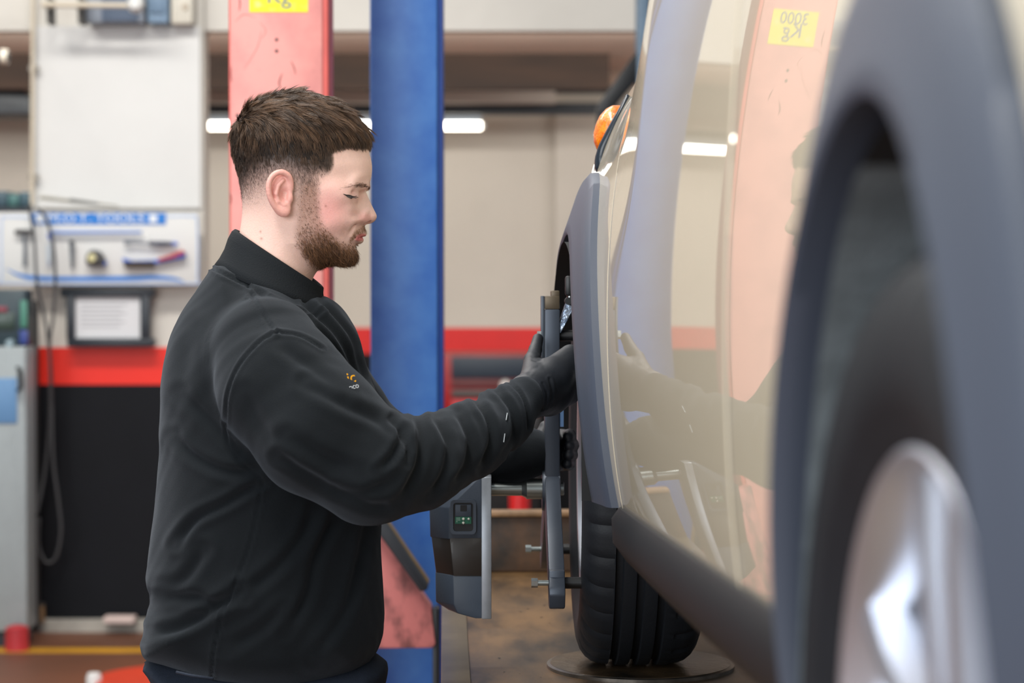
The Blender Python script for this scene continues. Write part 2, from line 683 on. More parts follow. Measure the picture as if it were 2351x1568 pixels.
for k, p in enumerate(cc):
    for s in (1, -1):
        q = L(p[0], p[1] + s * p[2] * 0.55, 9.1, brd)
        vs.append((q.x, -0.003, q.z))
    if k:
        fs.append((2 * k - 2, 2 * k - 1, 2 * k + 1, 2 * k))
mesh_obj("swoosh", vs, fs, M_blue_print, brd)

M_tool_steel = mat("worn_tool_steel", (120, 126, 134), 0.4, metal=0.6, var=0.3, vscale=20)
M_tool_dark = mat("dark_tool_steel", (62, 60, 60), 0.5, var=0.3, vscale=20)
M_navy = mat("navy_grip", (20, 30, 62), 0.5)
M_blue_grip = mat("blue_grip", (30, 92, 190), 0.45)
DT = 9.07


def W3(px, py, D=DT):
    return P(px, py, D)


def tool(name, label, cat, px, py):
    o = thing(name, label, cat, tuple(W3(px, py)), group="tools hung on the tool board")
    return o


t = tool("hammer", "grey hammer with a dark head at the left of the tool board", "hammer", 56, 570)
tube("head", [L(34, 533, DT, t), L(38, 533, DT, t), L(70, 533, DT, t), L(76, 534, DT, t)], [0.008, 0.011, 0.011, 0.006], M_tool_dark, t)
tube("handle", [L(56, 537, DT, t), L(57, 575, DT, t), L(57, 612, DT, t)], [0.006, 0.007, 0.0085], M_tool_steel, t)
t = tool("pry_bar", "long blue pry bar laid under the blue banner of the board", "pry bar", 220, 535)
tube("bar", [L(116, 533, DT, t), L(140, 534, DT, t), L(325, 533, DT, t)], [0.008, 0.0075, 0.006], mat("blue_bar_paint", (96, 132, 196), 0.5), t)
tube("claw", [L(118, 531, DT, t), L(113, 540, DT, t), L(115, 552, DT, t)], [0.008, 0.009, 0.004], M_blue_grip, t)
t = tool("inspection_torch", "slim pale inspection torch left of the grey punch", "torch", 112, 580)
tube("body", [L(112, 560, DT, t), L(112, 600, DT, t)], [0.009, 0.009], mat("pale_torch", (198, 206, 214), 0.3, metal=0.4), t)
tube("cap", [L(112, 600, DT, t), L(112, 612, DT, t)], [0.007, 0.005], mat("pale_torch_cap", (170, 180, 200), 0.4), t)
t = tool("punch", "upright grey steel punch left of the tape measure", "punch", 165, 585)
tube("shank", [L(164, 556, DT, t), L(165, 575, DT, t), L(166, 617, DT, t)], [0.011, 0.009, 0.006], M_tool_steel, t)
tube("striking_end", [L(164, 552, DT, t), L(164, 558, DT, t)], [0.009, 0.012], M_tool_dark, t)
t = tool("tape_measure", "dark rounded tape measure with a pale yellow disc", "tape measure", 218, 592)
pp = [L(a, b, DT, t) for a, b in [(198, 602), (199, 588), (206, 577), (217, 573), (230, 577), (240, 590), (243, 603), (238, 610), (215, 612), (201, 608)]]
prism("case", [(p.x, p.z) for p in pp], -0.02, 0.015, M_tool_dark, t, bev=0.004)
c = L(213, 592, DT, t)
o = lathe("badge", [(0, -0.028), (0.016, -0.028), (0.018, -0.022), (0.018, -0.015)], mat("pale_yellow", (206, 198, 150), 0.5), t, 20, 'y')
o.location = (c.x, 0, c.z)
pp = [L(a, b, DT, t) for a, b in [(236, 596), (245, 600), (244, 609), (236, 609)]]
prism("lock_button", [(p.x, p.z) for p in pp], -0.018, 0.012, M_blue_grip, t, bev=0.002)
t = tool("scraper", "scraper with a pale blade and a navy handle above the red knife", "scraper", 345, 560)
tube("blade", [L(286, 557, DT, t), L(300, 557, DT, t), L(345, 559, DT, t)], [0.01, 0.006, 0.005], M_tool_steel, t)
tube("handle", [L(342, 559, DT, t), L(372, 560, DT, t), L(396, 560, DT, t)], [0.009, 0.011, 0.009], M_navy, t)
tube("handle_end", [L(396, 560, DT, t), L(408, 560, DT, t)], [0.0092, 0.006], M_blue_grip, t)
t = tool("wire_brush", "wire brush with brown bristles and a red and blue handle", "brush", 350, 595)
pp = [L(a, b, DT, t) for a, b in [(281, 592), (305, 599), (355, 597), (384, 589), (418, 577), (427, 583), (424, 592), (400, 596), (360, 605), (284, 604)]]
prism("stock", [(p.x, p.z) for p in pp], -0.012, 0.012, M_blue_grip, t, bev=0.002)
pp = [L(a, b, DT, t) for a, b in [(284, 601), (356, 600), (354, 614), (288, 614)]]
prism("bristles", [(p.x, p.z) for p in pp], -0.014, 0.014, mat("brown_bristles", (72, 62, 52), 0.9, var=0.4, vscale=80), t, bev=0.002)
pp = [L(a, b, DT, t) for a, b in [(362, 594), (392, 585), (420, 574), (426, 582), (400, 592), (366, 600)]]
prism("grip", [(p.x, p.z) for p in pp], -0.018, 0.016, mat("red_grip", (176, 44, 48), 0.5), t, bev=0.003)

t = thing("stick", "thin grey stick leaning above the tool board", "stick", tuple(P(180, 465, 9.12)))
tube("shaft", [L(92, 453, 9.12, t), L(160, 461, 9.12, t), L(272, 473, 9.12, t)], [0.008, 0.007, 0.003], mat("grey_stick", (166, 162, 148), 0.6, var=0.2), t)
tube("grip", [L(160, 460, 9.118, t), L(225, 468, 9.118, t)], [0.009, 0.006], mat("dark_grey_wrap", (112, 112, 108), 0.7), t)

fr = thing("notice_frame", "black framed notice sheet below the tool board", "notice", tuple(P(250, 730, 9.15)))
x0, x1, z0, z1 = lrect(150, 662, 346, 795, 9.15, fr)
for nm, rc in (("frame_rail", (140, 661, 356, 682)), ("frame_rail", (156, 776, 356, 796)), ("frame_stile", (154, 680, 174, 780)), ("frame_stile", (323, 680, 346, 780))):
    a = lrect(*rc, 9.15, fr)
    box(nm, a[0], a[1], -0.02, 0.02, a[2], a[3], mat("black_frame", (34, 40, 48), 0.4), fr, 0.004)
a = lrect(172, 672, 326, 778, 9.15, fr)
box("sheet", a[0], a[1], 0.0, 0.01, a[2], a[3], mat("paper", (214, 214, 216), 0.7), fr)
for k in range(6):
    yy = 698 + k * 10
    a = lrect(186, yy, 292 - (k * 37) % 24, yy + 3, 9.15, fr)
    box("printed_line", a[0], a[1], -0.001, 0.0, a[2], a[3], mat("grey_print", (168, 168, 172), 0.8), fr)

M_cable = mat("grey_cable", (56, 56, 58), 0.6)
c1 = [(66, 470, 9.05), (78, 540, 9.02), (84, 640, 9.0), (100, 720, 9.0), (112, 790, 9.0), (116, 900, 9.02), (112, 1000, 9.05), (100, 1100, 9.05), (84, 1180, 9.02)]
c2 = [(84, 478, 9.05), (105, 500, 9.02), (122, 560, 9.0), (127, 640, 9.0), (122, 730, 9.0), (114, 790, 9.0), (118, 880, 9.03), (122, 1050, 9.04), (134, 1150, 9.04),
      (140, 1220, 9.04), (128, 1280, 9.04), (105, 1290, 9.04), (88, 1250, 9.04), (90, 1190, 9.04)]
V, Fc = tube_data([P(*p) for p in catmull(c1, 6)], 0.0065, 8)
mesh_obj("hanging_cable", V, Fc, M_cable, smooth=True, label="grey cable hanging straight down left of the notice", cat="cable", group="cables on the pier")
V, Fc = tube_data([P(*p) for p in catmull(c2, 6)], 0.0065, 8)
mesh_obj("hanging_cable", V, Fc, M_cable, smooth=True, label="grey cable looping low in front of the black wall", cat="cable", group="cables on the pier")

# fixtures at the head of the pier
t = thing("conduit_pipe", "white pipe with a round end cap at the top of the pier", "pipe", tuple(P(215, 14, 8.95)))
tube("pipe", [L(95, 10, 8.95, t), L(305, 13, 8.95, t)], 0.011, mat("cream_pipe", (204, 192, 172), 0.5), t)
o = lathe("end_cap", [(0, -0.03), (0.02, -0.028), (0.033, -0.012), (0.036, 0.0), (0.033, 0.014), (0.0, 0.02)], M_white2, t, 24, 'y')
o.location = L(312, 10, 8.95, t)
t = thing("switch_box", "blue grey switch box at the top of the pier", "switch box", tuple(P(280, 30, 9.1)))
a = lrect(196, -60, 330, 52, 9.1, t)
box("body", a[0], a[1], 0.0, 0.1, a[2], a[3], mat("box_grey", (140, 148, 160), 0.5), t, 0.005)
a = lrect(234, -40, 318, 50, 9.1, t)
box("door", a[0], a[1], -0.012, 0.0, a[2], a[3], mat("slate_blue", (84, 98, 118), 0.5), t, 0.003)
t = thing("meter_box", "pale blue meter box beside the switch box", "meter box", tuple(P(360, 20, 9.1)))
a = lrect(338, -60, 386, 52, 9.1, t)
box("body", a[0], a[1], 0.0, 0.1, a[2], a[3], mat("meter_blue", (120, 144, 168), 0.5), t, 0.005)
a = lrect(344, -30, 380, 30, 9.1, t)
box("cover", a[0], a[1], -0.01, 0.0, a[2], a[3], mat("meter_blue_dark", (104, 128, 152), 0.5), t, 0.003)
t = thing("junction_box", "cream junction box right of the meter box", "junction box", tuple(P(415, 20, 9.12)))
a = lrect(392, -60, 442, 54, 9.12, t)
box("body", a[0], a[1], 0.0, 0.09, a[2], a[3], mat("cream_box", (206, 200, 186), 0.5), t, 0.005)
c = L(425, 16, 9.12, t)
o = lathe("screw", [(0, -0.006), (0.012, -0.006), (0.014, 0.0)], mat("tan_screw", (176, 160, 140), 0.5), t, 12, 'y')
o.location = (c.x, 0, c.z)
for i, (px, lab) in enumerate(((112, "dark bracket at the left end of the white pipe"), (184, "dark bracket beside the blue grey switch box"))):
    t = thing("pipe_bracket", lab, "bracket", tuple(P(px, 30, 9.0)))
    a = lrect(px - 6, -8, px + 6, 54, 9.0, t)
    box("strap", a[0], a[1], 0.0, 0.09, a[2], a[3], mat("bracket_brown", (82, 80, 76), 0.6), t, 0.003)
    a = lrect(px - 9, 4, px + 9, 20, 8.99, t)
    box("clip", a[0], a[1], -0.012, 0.0, a[2], a[3], mat("bracket_grey", (140, 134, 124), 0.6), t, 0.002)
t = thing("wall_pipe", "cream pipe running down the left edge of the pier", "pipe", tuple(P(72, 300, 9.16)))
tube("pipe", [L(76, -60, 9.16, t), L(74, 470, 9.16, t)], 0.009, mat("cream_pipe", (204, 192, 172), 0.5), t)
for py in (150, 400):
    a = lrect(64, py, 88, py + 12, 9.15, t)
    box("saddle_clip", a[0], a[1], -0.004, 0.01, a[2], a[3], mat("bracket_grey", (140, 134, 124), 0.6), t, 0.002)
t = thing("wall_camera", "small dark camera with a pale rim at the left edge", "camera", tuple(P(0, 128, 8.2)))
cx_, cz_ = 0.0, 0.0
tube("body", [L(-60, 126, 8.2, t), L(4, 130, 8.2, t)], 0.026, mat("dark_blue_casing", (26, 40, 66), 0.3), t, 16)
tube("rim", [L(3, 130, 8.2, t), L(19, 131, 8.2, t)], [0.03, 0.028], mat("pale_rim", (214, 204, 186), 0.4), t, 16)
tube("lens", [L(16, 131, 8.195, t), L(20, 131, 8.195, t)], 0.018, M_black, t, 16)
tube("arm", [L(-45, 126, 8.2, t), L(-45, 60, 8.4, t), L(-46, -60, 9.0, t)], 0.012, M_steel_dark, t)

# dark sloping duct behind the left opening
dp = [P(-260, 120, 11.45), P(75, 215, 11.45), P(75, 262, 11.45), P(-260, 262, 11.45)]
prism("air_duct", [(p.x, p.z) for p in dp], 11.45, 11.9, mat("duct_dark", (44, 50, 56), 0.5, var=0.2), bev=0.01,
      label="dark sloping air duct at the far left", cat="duct")

# equipment cabinet at the left edge
cab = thing("equipment_cabinet", "grey equipment cabinet with a blue label panel at the left edge", "cabinet", (P(0, 0, 8.8).x, 8.8, 0))
x0, x1 = L(-140, 0, 8.8, cab).x, L(54, 0, 8.8, cab).x
ztop = P(0, 796, 8.8).z
box("body", x0, x1, 0.0, 0.19, 0.06, ztop, M_grey_metal, cab, 0.01)
a = lrect(-100, 868, 40, 972, 8.8, cab)
box("label_panel", a[0], a[1], -0.006, 0.0, P(0, 972, 8.8).z, P(0, 868, 8.8).z, mat("label_blue", (92, 134, 176), 0.45), cab, 0.003)
tube("handle", [L(41, 845, 8.78, cab) , L(46, 850, 8.75, cab), L(48, 890, 8.75, cab), L(42, 896, 8.78, cab)], 0.009, M_black, cab)
box("plinth", x0 + 0.02, x1 - 0.02, 0.02, 0.18, 0.0, 0.06, M_steel_dark, cab)
mon = thing("test_bench_console", "dark green console with knobs on top of the grey cabinet", "console", (P(0, 0, 8.8).x, 8.85, ztop + 0.0005))
zt = P(0, 664, 8.85).z - ztop
box("case", x0, x1 - 0.01, 0.0, 0.14, 0.0, zt, mat("console_dark", (38, 58, 66), 0.4, var=0.3, vscale=12), mon, 0.01)
a = lrect(-80, 718, 34, 756, 8.84, mon)
box("screen", a[0], a[1], -0.01, 0.0, a[2], a[3], mat("console_screen", (44, 62, 54), 0.3), mon, 0.003)
a = lrect(46, 690, 62, 752, 8.84, mon)
box("gauge_strip", a[0], a[1], -0.01, 0.0, a[2], a[3], mat("gauge_green", (70, 128, 110), 0.4), mon, 0.003)
a = lrect(44, 758, 64, 790, 8.84, mon)
box("switch_block", a[0], a[1], -0.012, 0.0, a[2], a[3], mat("switch_blue", (44, 62, 128), 0.4), mon, 0.003)
a = lrect(-40, 704, 16, 716, 8.84, mon)
box("warning_strip", a[0], a[1], -0.01, 0.0, a[2], a[3], mat("strip_red", (128, 44, 60), 0.4), mon, 0.002)
o = lathe("knob", [(0, -0.04), (0.014, -0.038), (0.016, -0.01), (0.017, 0.0)], mat("knob_grey", (140, 160, 168), 0.4), mon, 16, 'y')
c = L(24, 788, 8.84, mon)
o.location = (c.x, 0, c.z)
t = thing("storage_rack", "dark teal storage rack above the left end of the tool board", "rack", tuple(P(30, 460, 9.9)))
a = lrect(-120, 436, 68, 476, 9.9, t)
box("shelf", a[0], a[1], 0, 0.3, a[2] - 0.02, a[2], M_steel_dark, t)
for k, (l, r, top, col) in enumerate(((-110, -60, 440, (52, 70, 84)), (-58, 14, 438, (40, 64, 76)), (16, 40, 446, (52, 92, 92)), (42, 66, 440, (44, 72, 84)))):
    a = lrect(l, top, r, 474, 9.9, t)
    box("bin", a[0], a[1], 0.02, 0.28, a[2], a[3], mat("bin_%d" % k, col, 0.5, var=0.3, vscale=20), t, 0.004)
box("upright", lrect(60, 0, 68, 0, 9.9, t)[0], lrect(60, 0, 68, 0, 9.9, t)[1], 0.28, 0.32, -P(30, 460, 9.9).z, 0.05, M_steel_dark, t)
t = thing("service_post", "slim dark grey post with a red foot beside the cabinet", "post", (P(73, 0, 9.08).x, 9.08, 0))
box("upright", -0.017, 0.017, -0.017, 0.017, 0.02, P(0, 700, 8.95).z, mat("charcoal_post", (50, 50, 50), 0.5, var=0.2), t, 0.004)
tube("top_cap", [(0, 0, P(0, 700, 8.95).z), (0, 0, P(0, 690, 8.95).z)], [0.02, 0.012], M_black, t)
lathe("foot", [(0, 0), (0.048, 0), (0.045, 0.09), (0.02, 0.1), (0, 0.1)], mat("red_foot", (178, 44, 50), 0.5, var=0.2), t, 20, 'z').location = (0.005, -0.36, 0)
V, Fc = tube_data([P(68, 1192, 9.03), P(76, 1205, 9.03), P(82, 1230, 9.04)], [0.012, 0.014, 0.006], 8)
mesh_obj("hose_clip", V, Fc, M_navy, smooth=True, label="navy hose clip on the slim grey post", cat="clip")

# red plate and white cap on the floor, pink paper and scraps by the kerb
fp = thing("floor_plate", "red steel plate on the brown floor beside the mechanic", "floor plate", (P(415, 1560, 8.0).x, 8.02, 0))
bm = bmesh.new()
vs = [bm.verts.new((math.cos(a) * 0.42 + 0.10, math.sin(a) * 0.32, 0.0)) for a in np.linspace(0, 2 * math.pi, 40, endpoint=False)]
bm.faces.new(vs)
r = bmesh.ops.extrude_face_region(bm, geom=bm.faces[:])
for v in r["geom"]:
    if isinstance(v, bmesh.types.BMVert):
        v.co.z = 0.02
        v.co.x = 0.1 + (v.co.x - 0.1) * 0.97
        v.co.y *= 0.97
bm_obj("plate", bm, mat("red_plate", (206, 62, 34), 0.5, var=0.15, vscale=6), fp)
c = P(216, 1556, 7.95) - fp.location
lathe("cap", [(0, 0.05), (0.022, 0.046), (0.028, 0.03), (0.028, 0.0), (0, 0)], M_white2, fp, 20, 'z').location = (c.x, c.y, 0.0)
t = box("cardboard_scrap", P(232, 0, 9.1).x, P(302, 0, 9.1).x, 9.08, 9.16, 0.05, 0.075, mat("pinkish_card", (206, 184, 176), 0.8), bev=0.003,
        label="pale pink card scrap lying on the kerb", cat="card")
t = thing("paint_tin", "small tan tin standing at the foot of the pier", "tin", (P(86, 0, 9.12).x, 9.12, 0.05))
lathe("body", [(0, 0), (0.016, 0), (0.016, 0.07), (0, 0.07)], mat("tan_tin", (120, 92, 62), 0.5), t, 16, 'z')
lathe("lid", [(0.0, 0.07), (0.017, 0.07), (0.017, 0.078), (0, 0.078)], M_tool_dark, t, 16, 'z')

# red tool trolley and red cylinder far behind, right of the blue post
tr = thing("tool_trolley", "red tool trolley with dark drawers against the back wall", "trolley", (P(1120, 0, 12.2).x, 12.2, 0))
a = lrect(1010, 800, 1240, 1110, 12.2, tr)
zz = lambda py: P(0, py, 12.2).z
box("lower_frame", a[0], a[1], 0.0, 0.45, 0.12, zz(955), M_black, tr, 0.01)
box("case", a[0], a[1], 0.0, 0.45, zz(955), zz(812), mat("trolley_red", (150, 14, 20), 0.4, var=0.2), tr, 0.01)
a = lrect(1036, 0, 1236, 10, 12.2, tr)
for (t0, t1, cc_) in ((818, 868, (26, 40, 54)), (872, 888, (84, 30, 32)), (895, 911, (62, 60, 58)), (918, 945, (176, 52, 58)), (962, 1010, (22, 22, 26))):
    d = box("drawer", a[0], a[1], -0.02, 0.0, zz(t1), zz(t0), mat("drawer_%d" % t0, cc_, 0.5), tr, 0.004)
for sx in (a[0] + 0.02, a[1] - 0.02):
    lathe("castor", [(0, -0.02), (0.06, -0.02), (0.06, 0.02), (0, 0.02)], M_black, tr, 16, 'x').location = (sx, 0.2, 0.06)
c = L(1160, 884, 12.2, tr)
lathe("corner_cap", [(0, -0.05), (0.024, -0.045), (0.03, -0.02), (0.03, 0.0)], M_white2, tr, 16, 'y').location = (c.x, -0.02, P(0, 884, 12.2).z)
t = thing("gas_cylinder", "bright red gas cylinder seen under the sensor's shaft", "cylinder", (P(1193, 0, 9.0).x, 9.0, 0))
lathe("tank", [(0, 0), (0.042, 0), (0.042, 0.78), (0.03, 0.84), (0.016, 0.87), (0.0, 0.87)], mat("cylinder_red", (206, 26, 26), 0.35), t, 24, 'z')
lathe("valve", [(0.012, 0.87), (0.012, 0.92), (0, 0.92)], M_tool_steel, t, 12, 'z')

# ================================================================== the lifts
M_pink = mat("faded_pink_paint", (230, 152, 144), 0.5, rgb2=(206, 132, 128), vscale=7, bump=0.08, bscale=40, thresh=(0.3, 0.55))
M_pink_edge = mat("red_paint_edge", (212, 92, 84), 0.5, var=0.15)
M_scuff = mat("dark_scuff", (120, 62, 60), 0.7)
YPK = 5.0
pk = thing("pink_lift_post", "faded pink lift post with a yellow weight sticker behind the mechanic's head", "lift post", (P(640, 0, YPK).x, YPK, 0))
xa, xb = L(527, 0, YPK, pk).x, L(741, 0, YPK, pk).x
box("column", xa, xb, 0.0, 0.16, 0.02, 2.9, M_pink, pk, 0.006)
box("edge_flange", xb - 0.003, xb + 0.012, 0.006, 0.15, 0.02, 2.9, M_pink_edge, pk, 0.004)
box("edge_flange", xa - 0.003, xa + 0.003, 0.006, 0.15, 0.02, 2.9, M_pink_edge, pk, 0.002)
box("base_plate", xa - 0.12, xb + 0.12, -0.08, 0.3, 0.0, 0.02, M_pink_edge, pk, 0.004)
for px, py in ((635, 91), (635, 117), (545, 265)):
    c = L(px, py, YPK, pk)
    lathe("bolt_hole", [(0, -0.0015), (0.0032, -0.0015), (0.0042, 0.001)], M_black, pk, 14, 'y').location = (c.x, 0, c.z)
sk = [P(573, 28, YPK), P(707, -62, YPK)]
st = box("sticker", sk[0].x - pk.location.x, sk[1].x - pk.location.x, -0.0012, 0.0, sk[0].z, sk[1].z,
         mat("worn_yellow_sticker", (238, 222, 0), 0.45, rgb2=(238, 228, 130), vscale=26, thresh=(0.36, 0.48)), pk, label="worn yellow weight sticker")
M_ink = mat("grey_ink", (112, 128, 138), 0.6)
c = L(640, -6, YPK, pk)
text("letter", "Kg", (c.x, -0.0016, c.z + 0.003), 0.052, M_ink, st, ext=0.0003)
c = L(640, -40, YPK, pk)
text("letter", "3000", (c.x, -0.0016, c.z), 0.042, M_ink, st, ext=0.0003)
scr = [((548, -20), (551, 8), (549, 26), 0.0014), ((668, 140), (675, 155), (679, 172), 0.0012), ((648, 168), (641, 190), (645, 205), 0.0016), ((531, 150), (530, 175), (533, 190), 0.0009),
       ((540, 50), (560, 33), (585, 40), 0.0007), ((560, 160), (590, 110), (600, 70), 0.0006), ((595, 50), (610, 70), (600, 90), 0.0007), ((527, 440), (531, 455), (529, 470), 0.001)]
for a_, b_, c_, w_ in scr:
    cc = catmull([tuple(L(*q, YPK, pk)) for q in (a_, b_, c_)], 5)
    vs, fs = [], []
    for k, p in enumerate(cc):
        tt = cc[min(k + 1, len(cc) - 1)] - cc[max(k - 1, 0)]
        n = np.array([-tt[2], 0, tt[0]]) / np.hypot(tt[0], tt[2]) * w_ * math.sin(math.pi * (k + .6) / (len(cc) + .2))
        for s in (1, -1):
            vs.append((p[0] + s * n[0], -0.0004, p[2] + s * n[2]))
        if k:
            fs.append((2 * k - 2, 2 * k - 1, 2 * k + 1, 2 * k))
    mesh_obj("paint_scratch", vs, fs, mat("scratch_red", (186, 112, 106), 0.7) if w_ < 0.0008 else M_scuff, pk)
# carriage bracket of the pink lift with its dark arm
M_pink2 = mat("oily_pink_paint", (206, 122, 118), 0.5, rgb2=(132, 82, 80), vscale=14, thresh=(0.38, 0.56), stretch=(1.6, 1, 0.8))
bk = [P(740, 1170, YPK), P(868, 1210, YPK), P(992, 1385, YPK), P(1002, 1470, YPK), P(994, 1478, YPK), P(740, 1480, YPK)]
prism("carriage_bracket", [(p.x - pk.location.x, p.z) for p in bk], -0.06, 0.0, M_pink2, pk, bev=0.004)
box("carriage_post", L(992, 0, YPK - 0.04, pk).x, L(1008, 0, YPK - 0.04, pk).x, -0.05, -0.005, 0.1, P(0, 1395, YPK - 0.04).z, M_black, pk, 0.003)
am = [P(858, 1170, YPK - 0.09), P(876, 1176, YPK - 0.09), P(984, 1338, YPK - 0.09), P(982, 1352, YPK - 0.09), P(966, 1356, YPK - 0.09), P(850, 1195, YPK - 0.09)]
arm = prism("swing_arm", [(p.x - pk.location.x, p.z) for p in am], -0.11, -0.065, mat("black_rubber_arm", (40, 44, 50), 0.6, var=0.2, vscale=20), pk, bev=0.004,
            label="dark sloping swing arm")
M_brass = mat("rusty_edge", (112, 88, 52), 0.5, var=0.4, vscale=30)
am2 = [P(868, 1172, YPK - 0.1), P(878, 1178, YPK - 0.1), P(985, 1336, YPK - 0.1), P(983, 1344, YPK - 0.1)]
prism("edge_strip", [(p.x - pk.location.x, p.z) for p in am2], -0.105, -0.06, M_brass, arm)

M_blue = mat("lift_blue_paint", (80, 136, 208), 0.42, rgb2=(54, 108, 190), vscale=9, bump=0.12, bscale=120, thresh=(0.3, 0.7))
M_blue_d = mat("lift_blue_edge", (28, 74, 158), 0.45, var=0.1)
YBL = 5.5
bl = thing("blue_lift_post", "tall blue lift post standing behind the mechanic's face", "lift post", (P(930, 0, YBL).x, YBL, 0))
xa, xb = L(849, 0, YBL, bl).x, L(1004, 0, YBL, bl).x
box("column", xa, xb, 0.0, 0.16, 0.02, 2.9, M_blue, bl, 0.006)
box("side_channel", xb - 0.002, xb + 0.012, 0.02, 0.16, 0.02, 2.9, M_blue_d, bl, 0.003)
box("base_plate", xa - 0.1, xb + 0.1, -0.1, 0.26, 0.0, 0.02, M_blue_d, bl, 0.004)
for k in range(4):
    lathe("anchor_bolt", [(0, 0.05), (0.012, 0.05), (0.012, 0.02)], M_tool_steel, bl, 6, 'z').location = (xa - 0.06 if k % 2 else xb + 0.06, -0.06 if k < 2 else 0.22, 0)

# ------------------------------------------------------------------ ramp
ZR = 0.840
RA = 0.0304
rp = thing("lift_runway", "oily brown steel runway of the lift under the car", "runway", (P(1011, 0, 3.354).x + 0.0, 3.354, 0), RA)
M_deck = mat("oily_steel_deck", (120, 90, 56), 0.40, rgb2=(36, 29, 22), vscale=5.5, thresh=(0.32, 0.62), stretch=(2.2, 0.7, 1), bump=0.25, bscale=18)
M_rust = mat("rusty_steel", (92, 66, 46), 0.6, rgb2=(48, 40, 34), vscale=11, bump=0.4, bscale=30)
box("deck", 0.0, 0.62, -3.6, 1.34, ZR - 0.008, ZR, M_deck, rp, 0.001)
box("deck_edge", 0.0, 0.045, -3.6, 1.30, ZR, ZR + 0.004, mat("mottled_edge_strip", (96, 84, 66), 0.4, var=0.4, vscale=8), rp, 0.001)  # mottled grey-brown strip along the runway's left edge
box("side_beam", 0.004, 0.03, -3.6, 1.34, ZR - 0.16, ZR - 0.008, M_rust, rp, 0.003)
box("side_beam", 0.59, 0.616, -3.6, 1.34, ZR - 0.16, ZR - 0.008, M_rust, rp, 0.003)
box("end_stop", 0.0, 0.62, 1.30, 1.335, ZR, ZR + 0.125, M_rust, rp, 0.006)
box("end_lip", 0.0, 0.62, 1.285, 1.335, ZR + 0.118, ZR + 0.13, mat("worn_bright_edge", (150, 116, 82), 0.5, var=0.5, vscale=24), rp, 0.004)
for k in range(26):
    c = (random.uniform(0.06, 0.3), random.uniform(-0.5, 0.9), ZR)
    r_ = random.uniform(0.0012, 0.0032)
    vs = [(c[0] + math.cos(a) * r_ * random.uniform(.6, 1.3), c[1] + math.sin(a) * r_ * random.uniform(.8, 2), ZR + random.uniform(0.0003, .001)) for a in np.linspace(0, 6.28, 8)[:-1]]
    mesh_obj("grit", vs, [tuple(range(7))], M_black, rp)
for sx, sy in ((0.30, -2.6), (0.30, 0.9)):
    box("support_leg", sx - 0.04, sx + 0.04, sy - 0.04, sy + 0.04, 0.0, ZR - 0.16, M_steel_dark, rp, 0.004)
    box("cross_beam", 0.03, 0.59, sy - 0.04, sy + 0.04, ZR - 0.16, ZR - 0.06, M_steel_dark, rp, 0.004)

# ================================================================== the car
CARROT = (CX - 930.0) / F
car = thing("car", "beige car with dark grey wheel arch cladding raised on the lift", "car", (0, 0, 0), CARROT)
M_paint = mat("beige_car_paint", (202, 191, 168), 0.5, coat=0.9, coat_rough=0.012, spec=0.3)
M_clad = mat("dark_grey_cladding", (61, 68, 82), 0.50, bump=0.06, bscale=700, spec=0.6)
M_sill = mat("black_sill_plastic", (17, 19, 23), 0.55, bump=0.05, bscale=500, spec=0.3)
M_liner = mat("grey_felt_liner", (104, 112, 116), 0.95, var=0.3, vscale=30, bump=0.5, bscale=120)
M_dark = mat("dark_underbody", (14, 15, 17), 0.8)
M_tyre = mat("tyre_rubber", (20, 24, 30), 0.62, var=0.2, vscale=14, bump=0.08, bscale=200, spec=0.35)
M_alloy = mat("silver_alloy", (206, 210, 220), 0.36, metal=0.9)
M_disc = mat("brake_iron", (70, 66, 64), 0.5, metal=0.7, var=0.3)

ZC = 1.14
YF, YR = 3.5, 1.13
ARCH = {"front": (YF, 0.375, 0.385, 0.465, 0.482), "rear": (YR, 0.280, 0.405, 0.335, 0.500)}
_zf = np.array([1.03, 1.10, 1.18, 1.28, 1.40, 1.52, 1.60, 1.68, 1.75, 1.83, 1.90, 1.97])
_xf = np.array([.052, .032, .014, .003, .000, .006, .018, .044, .084, .140, .208, .290])
_xd = np.array([.052, .032, .014, .003, .000, .002, .005, .010, .017, .027, .039, .054])
PF = np.polyfit(_zf - 1.45, _xf, 6)
PD = np.polyfit(_zf - 1.45, _xd, 5)


def SX(y, z):
    y, z = np.asarray(y, float), np.asarray(z, float)
    k = smooth(2.55, 3.35, y)
    s = np.polyval(PD, z - 1.45) * (1 - k) + np.polyval(PF, z - 1.45) * k
    base = 0.266 + 0.30 * np.maximum(y - 3.62, 0) ** 2 + 0.0107 * (y - 2.6) + 0.003 * (np.minimum(y, 3.4) - 2.6) ** 2 + 0.004 * np.maximum(1.80 - np.maximum(y, 1.2), 0) ** 2
    return base + s


def zsill(y):
    return 1.143 + (3.0 - np.asarray(y, float)) * 0.047


def in_arch(y, z, grow=-0.02):
    r = np.zeros(np.broadcast(y, z).shape, bool)
    for yc, ai, bi, ao, bo in ARCH.values():
        r |= ((y - yc) / (ao + grow)) ** 2 + ((z - ZC) / (bo + grow)) ** 2 < 1
        r |= (np.abs(y - yc) < ao + grow) & (z < ZC)
    return r


